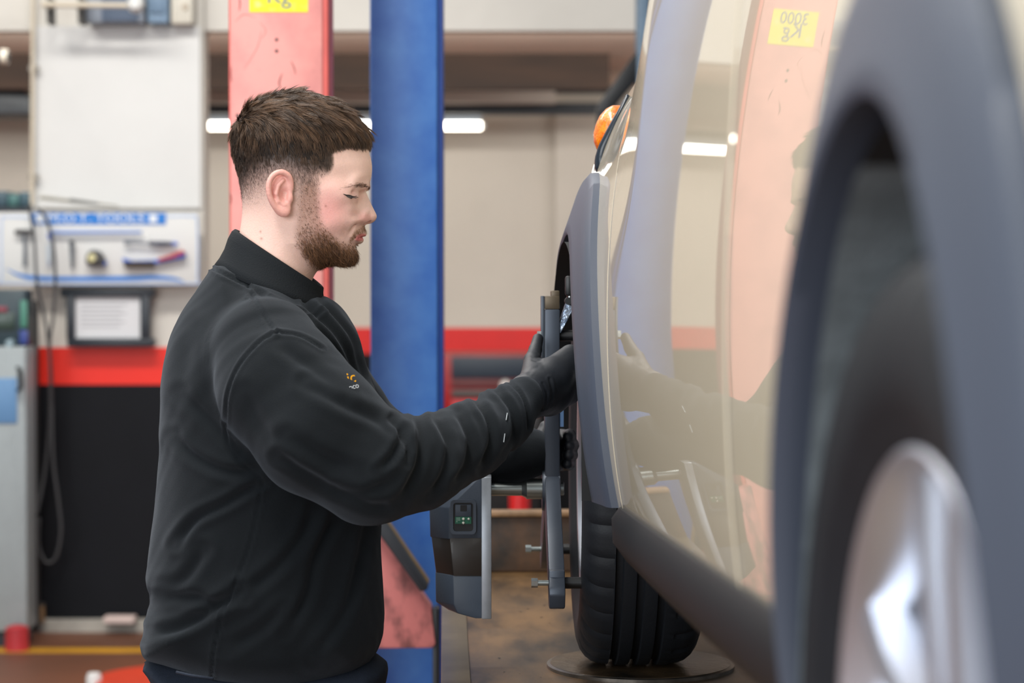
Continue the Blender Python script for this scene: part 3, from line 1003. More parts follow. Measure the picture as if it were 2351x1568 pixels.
def panel(name, y0, y1, zb, zt, m, step=0.012, **kw):
    ny, nz = int(abs(y1 - y0) / step) + 2, int((1.95 - 1.1) / step) + 2
    Yg = np.linspace(y0, y1, ny)[:, None] * np.ones((1, nz))
    t = np.linspace(0, 1, nz)[None, :]
    lo, hi = zb(Yg), zt(Yg)
    Zg = lo + (hi - lo) * t
    # a turned-in flange along the border
    Yp = np.pad(Yg, 1, mode='edge')
    Zp = np.pad(Zg, 1, mode='edge')
    Xp = SX(Yp, Zp)
    Xp[0, :] += 0.02
    Xp[-1, :] += 0.02
    Xp[:, 0] += 0.02
    Xp[:, -1] += 0.02
    ny, nz = Yp.shape
    V = np.stack([Xp, Yp, Zp], -1).reshape(-1, 3)
    I = np.arange(ny * nz).reshape(ny, nz)
    Q = np.stack([I[:-1, :-1], I[:-1, 1:], I[1:, 1:], I[1:, :-1]], -1).reshape(-1, 4)
    yc = V[Q, 1].mean(1)
    zc = V[Q, 2].mean(1)
    Q = Q[~in_arch(yc, zc)]
    used = np.unique(Q)
    rm = np.full(len(V), -1)
    rm[used] = np.arange(len(used))
    return mesh_obj(name, V[used], rm[Q].astype(np.int32), m, car, smooth=True, **kw)


one = np.ones_like
G = 0.0025
panel("front_wing", 2.95 + G, 4.18, lambda y: np.where(y > 3, 1.1, 1.143), lambda y: 1.97 - 0.10 * np.maximum(y - 3.6, 0) ** 1.5, M_paint)
panel("front_door", 1.78 + G, 2.95 - G, lambda y: zsill(y), lambda y: 1.90 + 0 * y, M_paint)
panel("rear_door", 1.12, 1.78 - G, lambda y: zsill(y), lambda y: 1.90 + 0 * y, M_paint)
panel("rear_quarter", -0.45, 1.12 - 2 * G, lambda y: 1.15 + 0 * y, lambda y: 1.90 + 0 * y, M_paint)
# bonnet, glass and roof (above the picture), far side and floor pan
n = 26
yy = np.linspace(2.9, 4.2, n)
vs, fs = [], []
for i, y in enumerate(yy):
    e = float(SX(y, 1.965))
    zt = 1.962 - 0.10 * max(y - 3.6, 0) ** 1.5
    for j in range(12):
        u = j / 11
        vs.append((e + u * (2.2 - 2 * e + 0.0) * 0.9, y, zt + 0.035 * math.sin(math.pi * min(u, 1)) ** 0.7))
    if i:
        for j in range(11):
            a = (i - 1) * 12 + j
            fs.append((a, a + 1, a + 13, a + 12))
mesh_obj("bonnet", vs, fs, M_paint, car, smooth=True)
gz = lambda y: float(SX(y, 1.9))
M_glass = mat("dark_window_glass", (20, 26, 30), 0.05, spec=0.8)
for a, b in ((1.80, 2.75), (0.55, 1.74)):
    prism("side_window", [(a, 1.905), (b, 1.905), (b - 0.45 if b > 2 else b - 0.03, 2.34), (a + 0.03 if a > 1 else a + 0.25, 2.34)], gz(2) + 0.03, gz(2) + 0.04, M_glass, car, axis='x')
prism("roof", [(0.1, 2.36), (2.3, 2.36), (2.15, 2.42), (0.3, 2.42)], gz(2) + 0.06, 1.75, M_paint, car, axis='x', bev=0.01)
prism("windscreen", [(2.30, 2.36), (2.95, 1.97), (2.93, 1.95), (2.28, 2.34)], gz(2) + 0.08, 1.72, M_glass, car, axis='x')
prism("far_side_panel", [(-0.45, 1.1), (4.1, 1.1), (4.15, 1.6), (3.9, 1.9), (2.9, 1.95), (-0.4, 1.9)], 1.86, 1.9, M_paint, car, axis='x')
prism("floor_pan", [(-0.4, 1.06), (4.1, 1.06), (4.1, 1.55), (-0.4, 1.55)], 0.62, 1.80, M_dark, car, axis='x')
prism("inner_shell", [(1.52, 1.12), (3.02, 1.10), (3.02, 1.93), (1.52, 1.88)], 0.40, 0.44, M_dark, car, axis='x')
prism("front_bumper", [(4.05, 1.06), (4.2, 1.08), (4.24, 1.3), (4.2, 1.62), (4.12, 1.72), (4.0, 1.7)], 0.5, 1.8, M_clad, car, axis='x', bev=0.02)

# door shut-line seals in the two gaps
for yg in (2.95, 1.78):
    zz_ = np.linspace(float(zsill(yg)) + 0.01, 1.89, 24)
    V, Fc = tube_data([(float(SX(yg, z)) + 0.012, yg, z) for z in zz_], 0.004, 6)
    mesh_obj("door_seal", V, Fc, M_dark, car, smooth=True)

for key, (yc, ai, bi, ao, bo) in ARCH.items():
    th = np.linspace(0, math.pi, 97)
    # radial stations: outer edge tucked to the body, crown, lip, lip turned in
    st = [(0.0, 0.006), (0.0, -0.010), (0.10, -0.016), (0.45, -0.021), (0.80, -0.028), (0.95, -0.031), (1.0, -0.028), (1.0, -0.015), (0.985, 0.004)]
    V, Fc = [], []
    for i, t_ in enumerate(th):
        c, s = math.cos(t_), math.sin(t_)
        for (u, off) in st:
            a_, b_ = ao + (ai - ao) * u, bo + (bi - bo) * u
            y_, z_ = yc + a_ * c, ZC + b_ * s
            if s < 0:
                y_ = yc + a_ * (1 if c > 0 else -1)
                z_ = ZC + s * 0.45
            V.append((float(SX(y_, max(z_, 1.05))) + off, y_, z_))
        if i:
            k = len(st)
            for j in range(k - 1):
                Fc.append(((i - 1) * k + j, (i - 1) * k + j + 1, i * k + j + 1, i * k + j))
    o = mesh_obj("wheel_arch_cladding", V, Fc, M_clad, car, smooth=True)
    o.data.set_sharp_from_angle(angle=math.radians(50))
    for nm, m_, r0, r1, xs in (("felt_liner", M_liner if key == "rear" else M_dark, 0.0, 0.40, (0.25, 0.34, 0.44)), ("arch_liner", M_dark, 0.40, 1.0, (0.25, 0.34, 0.44)),  # near-black liners paint in the darkness deep inside the arches
                               ("inner_arch", M_dark, 0.0, 1.0, (0.44, 0.58, 0.60))):
        V, Fc = [], []
        for i, t_ in enumerate(np.linspace(r0 * math.pi, r1 * math.pi, 41)):
            c, s = math.cos(t_), math.sin(t_)
            for x_ in xs:
                g = 0.97 if x_ < 0.6 else 0.1
                V.append((x_, yc + (ai * g) * c, ZC + (bi * g) * s))
            if i:
                k = len(xs)
                for j in range(k - 1):
                    Fc.append(((i - 1) * k + j, (i - 1) * k + j + 1, i * k + j + 1, i * k + j))
        mesh_obj(nm, V, Fc, m_, car, smooth=True)

# sill cladding between the wheels
V, Fc = [], []
sec = [(0.03, 0.004), (-0.004, 0.002), (-0.014, -0.012), (-0.012, -0.045), (0.006, -0.070), (0.040, -0.088), (0.10, -0.10), (0.18, -0.09)]
for i, y in enumerate(np.linspace(3.06, 1.44, 40)):
    zt = float(zsill(y))
    e = 0.018 * max(0, (y - 2.98) / 0.08)
    for dx, dz in sec:
        V.append((float(SX(y, zt)) + dx + e, y, zt + dz * (1.0 - 3 * e)))
    if i:
        k = len(sec)
        for j in range(k - 1):
            Fc.append(((i - 1) * k + j, (i - 1) * k + j + 1, i * k + j + 1, i * k + j))
o = mesh_obj("sill_cladding", V, Fc, M_sill, car, smooth=True)
o.data.set_sharp_from_angle(angle=math.radians(40))

# round orange side indicator with its dark teardrop base
yi, zi = 3.55, 1.694
xi = float(SX(yi, zi))
ind = thing("side_indicator", None, None, (xi, yi, zi), parent=car)
ind["label"] = "round orange side indicator lamp on a dark base"
o = lathe("lens", [(0, -0.026), (0.014, -0.0245), (0.026, -0.019), (0.034, -0.011), (0.038, 0.0), (0.036, 0.012)],
          mat("orange_lens", (250, 140, 4), 0.12, rgb2=(228, 98, 0), vscale=90, coat=0.6, bump=0.5, bscale=220, thresh=(0.4, 0.6)), ind, 32, 'x')
o.scale = (1.0, 0.9, 1.1)
o.rotation_euler = (0, math.radians(20), 0)
V, Fc = tube_data(catmull([(0.024, -0.034, 0.052), (0.012, -0.040, 0.026), (-0.006, -0.042, -0.010), (-0.018, -0.040, -0.040), (-0.014, -0.038, -0.062), (0.0, -0.036, -0.078)], 5),
                  list(np.interp(np.linspace(0, 1, 26), [0, .3, .6, .78, .92, 1], [.003, .007, .009, .0155, .012, .002])), 12)
mesh_obj("base", V, Fc, mat("glossy_black_trim", (26, 34, 44), 0.25), ind, smooth=True)


def make_wheel(loc, rz, nm, rt=0.30):
    w_ = thing(nm, None, None, loc, rz, parent=car)
    hw = 0.19
    left = [(.203, .016, 0), (.216, .008, 0), (.222, .006, 0), (.226, .003, 0), (.245, .000, 0), (.262, .002, 0), (.276, .007, 1), (.286, .014, 1), (.293, .023, 1), (.297, .034, 1), (.2985, .046, 1)]
    tread = []
    x_ = .046
    for g0 in (.050, .082, .114):
        tread += [(.299, g0 - .002, 0), (.291, g0, 0), (.291, g0 + .009, 0), (.3, g0 + .011, 0), (.3, g0 + .026, 0)]
    right = [(r, hw - x, f) for r, x, f in left[::-1]]
    prof = left + tread + right
    seg = 216
    V, Fc = [], []
    n_ = len(prof)
    for k in range(seg):
        th_ = 2 * math.pi * k / seg
        gro = (k % 6) == 0
        for r, x, f in prof:
            rr, xx = .203 + (r - .203) * (rt - .203) / .097, x
            if gro and f:
                rr -= 0.0032
                xx += 0.001 if x < hw / 2 else -0.001
            sk_ = th_ + (0.0 if not f else 0.0)
            V.append((xx, rr * math.cos(sk_), rr * math.sin(sk_)))
    for k in range(seg):
        k2 = (k + 1) % seg
        for i in range(n_ - 1):
            Fc.append((k * n_ + i, k * n_ + i + 1, k2 * n_ + i + 1, k2 * n_ + i))
    o_ = mesh_obj("tyre", np.array(V), np.array(Fc, dtype=np.int32), M_tyre, w_, smooth=True)
    o_.data.set_sharp_from_angle(angle=math.radians(30))
    rb = lathe("rim_barrel", [(.203, .016), (.207, .006), (.2075, .002), (.205, .000), (.200, .001), (.195, .008), (.189, .025), (.182, .04), (.180, .15), (.203, .16)], M_alloy, w_, 96)
    rb.location.x = 0.012
    bm_ = bmesh.new()
    for k in range(5):
        for s in (-1, 1):
            ang = 2 * math.pi * k / 5 + s * 0.17 + 0.32
            pts = []
            for (r, wd, x0_, x1_) in ((.035, .012, .022, .05), (.09, .0115, .016, .042), (.15, .013, .012, .036), (.2, .017, .012, .034)):
                c, s_ = math.cos(ang), math.sin(ang)
                off = s * 0.012 * (1 - (r / .2))
                ring = []
                for (ww, xx) in ((-wd, x1_), (-wd * .8, x0_ + .004), (0, x0_), (wd * .8, x0_ + .004), (wd, x1_)):
                    ring.append(bm_.verts.new((xx, r * c - (ww + off) * s_, r * s_ + (ww + off) * c)))
                pts.append(ring)
            for a_, b_ in zip(pts[:-1], pts[1:]):
                for j in range(5):
                    j2 = (j + 1) % 5
                    bm_.faces.new((a_[j], a_[j2], b_[j2], b_[j]))
    sp = bm_obj("spokes", bm_, M_alloy, w_, angle=50)
    sp.location.x = 0.008
    lathe("hub_cap", [(0, .010), (.026, .011), (.031, .015), (.034, .022), (.055, .024), (.058, .05), (0, .05)], M_alloy, w_, 40)
    lathe("brake_disc", [(.03, .085), (.14, .085), (.14, .105), (.03, .105)], M_disc, w_, 48)
    lathe("wheel_backing", [(0.0, .112), (.178, .112), (.178, .118), (0, .118)], M_dark, w_, 32)
    return w_


wheel_f = make_wheel((0.268, YF, ZC), -(CARROT - 0.0148), "front_wheel")
wheel_r = make_wheel((0.250, YR, ZR + 0.318), 0, "rear_wheel", 0.318)
wheel_f.name, wheel_r.name = "wheel", "wheel.001"
lathe("balance_mark", [(0, -0.001), (0.0055, -0.001), (0.0055, 0.002), (0, 0.002)], mat("yellow_dot", (222, 196, 0), 0.5), wheel_f, 16, 'x').location = (0.000, -0.045, 0.245)

# turntable plate under the front wheel
carM = Matrix.Rotation(CARROT, 4, 'Z')
tp = carM @ Vector((0.283 + 0.09, YF, 0))
tt = thing("turntable", "round oily turntable plate under the far wheel", "turntable", (tp.x, tp.y, ZR))
lathe("plate", [(0, 0.0), (0.141, 0.0), (0.141, 0.0), (0.145, 0.004), (0.143, 0.007), (0.13, 0.008), (0, 0.0085)], mat("oily_turntable", (86, 68, 48), 0.28, rgb2=(26, 24, 22), vscale=9, bump=0.3, bscale=60), tt, 72, 'z')
lathe("rim_ring", [(0.143, -0.0), (0.149, 0.0), (0.149, 0.005), (0.143, 0.0065)], mat("worn_ring_steel", (120, 112, 104), 0.3, metal=0.8, var=0.5, vscale=30), tt, 72, 'z')
for o in tt.children:
    o.location.z = 0.0
# wheels rest on deck / plate
for o in (wheel_f,):
    o.location.z = ZR + 0.0085 + 0.299

# ================================================================== wheel clamp and sensor
CL = P(1267, 1122, 3.52)
cl = thing("wheel_clamp", "dark grey three armed wheel clamp held by the gloved hand", "wheel clamp", tuple(CL), 0.0148)
M_cl = mat("grey_cast_alloy", (62, 69, 80), 0.42, metal=0.35, bump=0.06, bscale=260, stretch=(0.2, 1, 6))
M_chrome = mat("bright_steel", (168, 172, 172), 0.2, metal=0.95)
M_zinc = mat("zinc_steel", (160, 166, 164), 0.3, metal=0.9)
PL = 0.0118


def arm_plate(name, poly, m=M_cl):
    return prism(name, poly, -PL, PL, m, cl, axis='x', bev=0.0025)


Rc = 0.243
arm_plate("upper_arm", [(-0.030, -0.03), (0.030, -0.03), (0.026, 0.10), (0.022, 0.285), (-0.022, 0.285), (-0.026, 0.10)])
# stepped block on the top of the upper arm
bm = bmesh.new()
bm_box(bm, -PL, PL, -0.019, 0.019, 0.285, 0.306, 0.002)
bm_box(bm, -0.002, PL, -0.017, 0.019, 0.300, 0.3145, 0.002)
bm_obj("arm_end_block", bm, mat("bronze_block", (92, 80, 64), 0.45, metal=0.4, var=0.2), cl, angle=35)
box("side_plate", -PL - 0.0055, -PL, -0.010, 0.03, 0.20, 0.306, mat("thin_grey_plate", (70, 76, 84), 0.4, metal=0.5), cl, 0.001)
for s, nm in ((-1, "lower_arm"), (1, "lower_arm")):
    ey, ez = s * 0.21, -0.1215
    d = Vector((ey, ez)).normalized()
    nrm = Vector((-d.y, d.x))
    w0, w1 = 0.034, 0.024
    L_ = 0.243 + 0.045
    pts = []
    for (t_, w_) in ((0.0, w0), (0.12, 0.027), (0.24, w1), (L_ - 0.008, 0.020), (L_, 0.012)):
        q = d * t_
        pts.append((q, w_))
    poly = [tuple(q + nrm * w_) for q, w_ in pts] + [tuple(q - nrm * w_) for q, w_ in pts[::-1]]
    if s < 0:
        # the near arm hangs lower, with a rounded tip
        poly = [(y, z) for y, z in poly]
    arm_plate(nm, poly)
# near arm tip dropping below its pin
arm_plate("arm_tip", [(-0.235, -0.10), (-0.19, -0.10), (-0.195, -0.145), (-0.212, -0.158), (-0.232, -0.150)])
lathe("hub_boss", [(0, -PL - 0.004), (0.034, -PL - 0.004), (0.036, -PL), (0.036, PL), (0, PL + 0.003)], M_cl, cl, 32, 'x')


def pin(y, z, x0, x1, r, m, name):
    tube(name, [(x0, y, z), (x1, y, z)], r, m, cl, 16)


for (y, z) in ((0, Rc), (-0.21, -0.1215), (0.21, -0.1215)):
    pin(y, z, PL, 0.052, 0.0088, M_black, "rubber_pin")
    e = 0.014 if z > 0 else 0.0
    pin(y, z, -0.030 + e, -PL, 0.0042, M_zinc, "threaded_stud")
    V, Fc = tube_data([(-0.0375 + e, y, z), (-0.028 + e, y, z)], 0.0072, 6)
    mesh_obj("hex_nut", V, Fc, M_chrome if y < 0 else M_zinc, cl)
tube("shaft", [(-0.096, 0, 0), (-0.043, 0, 0)], 0.0112, M_zinc, cl, 24)
tube("shaft_collar", [(-0.048, 0, 0), (-0.042, 0, 0), (-0.040, 0, 0), (-0.014, 0, 0)], [0.0112, 0.0145, 0.0165, 0.0165], M_zinc, cl, 24)
tube("shaft_stub", [(PL, 0, 0), (0.0185, 0, 0), (0.0195, 0, 0)], [0.0105, 0.0105, 0.009], M_zinc, cl, 20)
box("blue_tag", PL + 0.0005, PL + 0.006, -0.024, -0.004, 0.100, 0.128, mat("pale_blue_tag", (120, 160, 210), 0.5), cl)
# tyre claw with bright lever at the top
lv = [(0.013, 0.0, 0.262), (0.026, 0.0, 0.292)]
bm = bmesh.new()
for a_, b_, w_ in (((0.010, 0.248), (0.0285, 0.292), 0.0075),):
    dv = Vector((b_[0] - a_[0], b_[1] - a_[1])).normalized()
    nv = Vector((-dv.y, dv.x))
    q = [Vector(a_) + nv * w_ * .5, Vector(b_) + nv * w_, Vector(b_) - nv * w_, Vector(a_) - nv * w_ * .5]
    A = [bm.verts.new((v.x, -0.012, v.y)) for v in q]
    B = [bm.verts.new((v.x, 0.012, v.y)) for v in q]
    bm.faces.new(A)
    bm.faces.new(B[::-1])
    for i in range(4):
        bm.faces.new((A[i], B[i], B[(i + 1) % 4], A[(i + 1) % 4]))
    bmesh.ops.bevel(bm, geom=bm.edges[:], offset=0.001, segments=1, affect='EDGES')
bm_obj("lever_handle", bm, mat("scuffed_chrome", (196, 206, 220), 0.22, metal=0.8, rgb2=(90, 120, 160), vscale=60, bump=0.4, bscale=120), cl, angle=35)
tube("lever_pivot", [(0.026, -0.014, 0.298), (0.026, 0.014, 0.298)], 0.006, M_black, cl, 12)
tube("lever_rod", catmull([(0.027, 0, 0.298), (0.030, 0, 0.312), (0.036, 0, 0.322), (0.046, 0, 0.326)], 4), 0.0045, M_chrome, cl, 10)
bm = bmesh.new()
bm_box(bm, 0.021, 0.034, -0.012, 0.012, 0.306, 0.338, 0.004)
bm_obj("tyre_claw", bm, M_black, cl, angle=35)

SD = 3.45
SO = P(1060, 1422, SD)
se = thing("alignment_sensor", "dark grey wheel alignment sensor head with a green circuit window", "sensor head", tuple(SO), 0.0148)
M_sh = mat("slate_plastic", (66, 76, 90), 0.45, var=0.08, vscale=30, bump=0.05, bscale=300)
M_gl = mat("smoked_window", (44, 38, 34), 0.4, spec=0.5, coat=0.1)


def sect(levels, name, m, bev=0.0015):
    """levels: (py, xl, xm, xr, chamfer depth)"""
    bm_ = bmesh.new()
    rings = []
    for py, xl, xm, xr, ch in levels:
        z = P(0, py, SD).z - SO.z
        l_, m_, r_ = (P(q, py, SD).x - SO.x for q in (xl, xm, xr))
        ring = [(l_, 0.125, z), (l_, ch, z), (m_, 0.0, z), (r_, 0.0, z), (r_, 0.125, z)]
        rings.append([bm_.verts.new(p) for p in ring])
    for a_, b_ in zip(rings[:-1], rings[1:]):
        for j in range(5):
            bm_.faces.new((a_[j], a_[(j + 1) % 5], b_[(j + 1) % 5], b_[j]))
    bm_.faces.new(rings[0])
    bm_.faces.new(rings[-1][::-1])
    bmesh.ops.recalc_face_normals(bm_, faces=bm_.faces[:])
    bmesh.ops.bevel(bm_, geom=bm_.edges[:], offset=bev, segments=2, profile=0.5, affect='EDGES')
    return bm_obj(name, bm_, m, se, angle=40)


sect([(1098, 1092, 1098, 1106, 0.01), (1166, 985, 1030, 1106, 0.03), (1238, 987, 1030, 1106, 0.03)], "upper_housing", M_sh)
sect([(1233, 989, 1032, 1106, 0.032), (1326, 1001, 1041, 1106, 0.032)], "window_band", M_gl)
sect([(1320, 999, 1040, 1106, 0.03), (1388, 1000, 1042, 1106, 0.03), (1408, 1030, 1050, 1106, 0.035), (1420, 1085, 1092, 1106, 0.06)], "lower_housing", M_sh)
a = (P(1105, 0, SD).x - SO.x, P(1128, 0, SD).x - SO.x)
box("mounting_plate", a[0], a[1], -0.002, 0.13, P(0, 1421, SD).z - SO.z, P(0, 1096, SD).z - SO.z, mat("brushed_alloy_plate", (172, 178, 186), 0.42, metal=0.75, var=0.1, vscale=60), se, 0.0012)


def se_rect(l, t_, r, b):
    p, q = P(l, t_, SD) - SO, P(r, b, SD) - SO
    return p.x, q.x, q.z, p.z


x0, x1, z0, z1 = se_rect(1034, 1147, 1093, 1226)
bm = bmesh.new()
o_, i_ = [], []
for (cx_, cz_, a0) in ((x1, z1, 0), (x0, z1, 90), (x0, z0, 180), (x1, z0, 270)):
    sx, sz = (1 if cx_ == x0 else -1), (1 if cz_ == z0 else -1)
    for k in range(5):
        an = math.radians(a0 + 22.5 * k)
        o_.append((cx_ + sx * .006 + .006 * math.cos(an), cz_ + sz * .006 + .006 * math.sin(an)))
        i_.append((cx_ + sx * .009 + .0045 * math.cos(an), cz_ + sz * .009 + .0045 * math.sin(an)))
n_ = len(o_)
va = [bm.verts.new((u, -0.001, v)) for u, v in o_]
vb = [bm.verts.new((u, -0.0045, v)) for u, v in o_]
vc = [bm.verts.new((u, -0.0045, v)) for u, v in i_]
vd = [bm.verts.new((u, -0.0005, v)) for u, v in i_]
for A, B in ((va, vb), (vb, vc), (vc, vd)):
    for k in range(n_):
        bm.faces.new((A[k], A[(k + 1) % n_], B[(k + 1) % n_], B[k]))
bm_obj("window_frame", bm, M_sh, se, angle=40)
x0, x1, z0, z1 = se_rect(1038, 1151, 1089, 1222)
box("dark_recess_panel", x0, x1, -0.0012, -0.0004, z0, z1, M_black, se)  # flat black panel, its colour standing in for the shade of a recess
x0, x1, z0, z1 = se_rect(1045, 1158, 1082, 1186)
box("cover_block", x0, x1, -0.004, -0.001, z0, z1, M_sh, se, 0.001)
x0, x1, z0, z1 = se_rect(1057, 1159, 1072, 1173)
box("socket", x0, x1, -0.0045, -0.0035, z0, z1, M_black, se)
x0, x1, z0, z1 = se_rect(1045, 1186, 1082, 1202)
pcb = box("circuit_board", x0, x1, -0.0035, -0.001, z0, z1, mat("green_board", (10, 106, 78), 0.4, var=0.3, vscale=200), se, label="green circuit board")
for (px, py, r) in ((1064, 1191, .0022), (1064, 1200, .0022), (1076, 1191, .0018)):
    c = P(px, py, SD) - SO
    lathe("led", [(0, -0.0025), (r * .7, -0.002), (r, -0.0005), (r, 0.0)], mat("white_led", (226, 224, 214), 0.3), pcb, 12, 'y').location = (c.x, -0.0035, c.z)
for k in range(7):
    c = P(1049 + (k % 3) * 3.2, 1189 + (k // 3) * 4, SD) - SO
    box("solder_pad", c.x - .0006, c.x + .0006, -0.0042, -0.0035, c.z - .0006, c.z + .0006, mat("solder", (190, 210, 200), 0.4), pcb)

# ================================================================== the mechanic
Y0 = 3.3


def A2(px, py):
    p = P(px, py, Y0)
    return p.x, p.z


def polyA(pts, n=4):
    return catmull([A2(*p) for p in pts], n, True)


def ctrlA(c):
    return [(*A2(px, py), v, s / 1545.0) for px, py, v, s in c]


def px_of(V):
    """photo pixels of points, those of the far half mirrored to the near half"""
    Q = np.array(V, dtype=np.float64)
    Q[:, 1] = Y0 - np.abs(Q[:, 1] - Y0)
    return proj(Q)


def in_poly(u, v, pts, n=5):
    return -poly_sd(u, v, catmull(pts, n, True))


def A3(px, py, lat):
    """point given by side-view pixel and distance from the middle plane (for mirrored shapes)"""
    p = P(px, py, Y0 - lat)
    return (p.x, lat, p.z)


HEAD = [(848, 352), (853, 372), (854, 392), (851, 412), (845, 429), (840, 438), (843, 447), (850, 463), (858, 480), (864, 492), (865, 499), (861, 507), (852, 513),
        (842, 515), (836, 520), (837, 528), (839, 535), (834, 542), (830, 545), (832, 550), (829, 557), (820, 562), (816, 568), (818, 580), (817, 594),
        (808, 604), (790, 608), (765, 606), (742, 612), (724, 628), (714, 655), (716, 700), (725, 760), (640, 800), (540, 780), (512, 700), (524, 640),
        (543, 570), (553, 520), (557, 480), (555, 440), (548, 400), (540, 360), (540, 320), (552, 285), (580, 252), (620, 232), (665, 222), (715, 226),
        (765, 242), (805, 268), (832, 298), (844, 325)]
HW = [(690, 320, .077, 60), (600, 330, .070, 50), (770, 330, .062, 45), (830, 350, .050, 30), (660, 430, .0735, 50), (590, 430, .066, 45), (760, 430, .064, 35),
      (812, 412, .051, 22), (842, 420, .038, 12), (838, 440, .015, 9), (848, 465, .0105, 9), (858, 497, .0125, 9), (830, 490, .020, 9), (833, 470, .022, 9), (808, 486, .043, 14), (785, 495, .054, 25),
      (740, 500, .064, 30), (690, 510, .065, 35), (833, 530, .022, 10), (815, 545, .031, 14), (785, 560, .045, 22), (812, 590, .027, 14), (780, 595, .038, 20),
      (730, 570, .057, 30), (690, 580, .059, 30), (620, 540, .061, 40), (570, 520, .056, 35), (640, 640, .063, 40), (560, 640, .062, 40), (680, 700, .07, 40), (600, 740, .09, 50)]
HR = [(690, 320, .082, 60), (770, 300, .07, 40), (830, 350, .05, 30), (600, 330, .075, 50), (842, 425, .022, 14), (850, 455, .012, 10), (858, 495, .012, 10), (838, 510, .015, 10), (800, 470, .036, 25), (835, 535, .022, 14),
      (815, 590, .028, 18), (770, 600, .034, 25), (740, 540, .05, 30), (620, 560, .06, 40), (640, 700, .06, 50), (600, 430, .066, 45)]
h = 0.0017
lo, hi = A2(500, 800), A2(878, 212)
X, Y, Z = grid((lo[0], Y0 - 0.105, lo[1]), (hi[0], Y0 + 0.105, hi[1]), h)
pl = polyA(HEAD, 4)
x2, z2 = X[:, :, 0].astype(float), Z[0].astype(float)
Wf, Rf = field(x2, z2, ctrlA(HW)), field(x2, z2, ctrlA(HR))
Fh = normalise(slab(X, Y, Z, pl, Wf, Rf, Y0), h)
YA = np.abs(Y - Y0)
# eye sockets, lids, brow, cheekbone, nose wings, nostrils, lips
Fh = smax(Fh, -s_ell(X, YA, Z, A3(828, 449, .034), (.011, .011, .0085)), .012)
Fh = smin(Fh, s_ball(X, YA, Z, A3(804, 451, .0315), .0128), .006)
Fh = smin(Fh, s_cone(X, YA, Z, A3(838, 428, .018), A3(806, 425, .042), .0045, .004), .010)
Fh = smin(Fh, s_ell(X, YA, Z, A3(829, 501, .0140), (.0100, .0072, .0080)), .004)
Fh = smax(Fh, -s_ell(X, YA, Z, A3(843, 511, .0075), (.0066, .0040, .0042)), .0015)
Fh = smax(Fh, -s_chain(X, YA, Z, [A3(827, 488, .0205), A3(816, 497, .0235), A3(816, 508, .0225), A3(825, 514, .0165)], [.0010, .0020, .0022, .0012], .002), .004)
Fh = smax(Fh, -s_chain(X, YA, Z, [A3(814, 510, .0290), A3(808, 527, .0335), A3(803, 545, .0360)], [.0008, .0009, .0005], .002), .006)
Fh = smax(Fh, -s_chain(X, YA, Z, [A3(786, 444, .0450), A3(799, 440, .0465), A3(813, 441, .0430), A3(823, 447, .0360)], [.0008, .0012, .0012, .0008], .002), .003)
Fh = smin(Fh, s_cone(X, YA, Z, A3(835, 538, .004), A3(816, 545, .022), .0037, .0020), .004)
Fh = smin(Fh, s_cone(X, YA, Z, A3(828, 551, .004), A3(815, 547, .020), .0041, .0020), .004)
Fh = smax(Fh, -s_cone(X, YA, Z, A3(838, 544, .0), A3(812, 546, .026), .0016, .0012), .002)
# ear
helix = [(664, 446, .0755), (669, 425, .0775), (664, 405, .082), (647, 395, .086), (629, 401, .0885), (618, 420, .089), (618, 445, .0875), (627, 468, .084), (641, 484, .080), (655, 489, .077)]
Fe = s_ell(X, YA, Z, A3(643, 440, .0775), (.0165, .0048, .027))
Fe = smin(Fe, s_chain(X, YA, Z, [A3(*q) for q in catmull(helix, 3)], list(np.interp(np.linspace(0, 1, 28), np.linspace(0, 1, 10), [.0028, .0034, .0038, .0042, .0042, .0042, .0042, .0042, .0045, .0045])), .001), .0035)
Fe = smin(Fe, s_ell(X, YA, Z, A3(652, 481, .078), (.0085, .0042, .0085)), .005)
Fe = smin(Fe, s_chain(X, YA, Z, [A3(*q) for q in [(650, 414, .0825), (640, 425, .084), (635, 444, .084), (640, 461, .082), (654, 469, .0805)]], [.0026, .003, .003, .003, .003], .002), .003)
Fe = smax(Fe, -s_ell(X, YA, Z, A3(653, 447, .085), (.0075, .0075, .0115)), .003)
Fe = smin(Fe, s_ell(X, YA, Z, A3(666, 455, .0775), (.0042, .0042, .0065)), .003)
Fh = smin(Fh, Fe, .004)
V, Q = surface_nets(Fh, (X.flat[0], Y.flat[0], Z.flat[0]), h)
V = relax(V, Q, 1)
M_skin = mat_attr("skin", rough=0.48, bump=0.12, bscale=420, sss=0.18, spec=0.42)
man = mesh_obj("person", V, Q, M_skin, None, smooth=True, cat="person",
               label="bearded mechanic in a dark sweatshirt fitting the wheel clamp, seen in profile")
me = man.data
N = vnormals(me)
V = np.asarray(V)
u, v = px_of(V)

DARK = [(856, 338), (826, 341), (800, 340), (778, 343), (764, 350), (764, 380), (752, 394), (735, 391), (700, 384), (650, 374), (600, 380), (562, 398), (545, 408),
        (515, 380), (505, 280), (580, 190), (720, 180), (850, 240), (885, 320)]
BEARD = [(700, 420), (728, 425), (732, 470), (742, 515), (768, 545), (795, 560), (812, 566), (818, 560), (826, 564), (838, 575), (840, 600), (815, 630), (760, 625), (722, 612), (694, 585), (678, 545), (684, 490)]
MOUST = [(800, 556), (806, 540), (818, 527), (834, 517), (842, 519), (842, 529), (836, 533), (818, 540), (808, 554)]
dk = in_poly(u, v, DARK)
bd = in_poly(u, v, BEARD)
ms = in_poly(u, v, MOUST, 3)


def g2(cx, cy, r, ry=None):
    return np.exp(-((u - cx) / r) ** 2 - ((v - cy) / (ry or r)) ** 2)


wd = 26 - 21 * smooth(722, 775, u)


def edge(d):
    return smooth(-1, 0.6, d / wd)


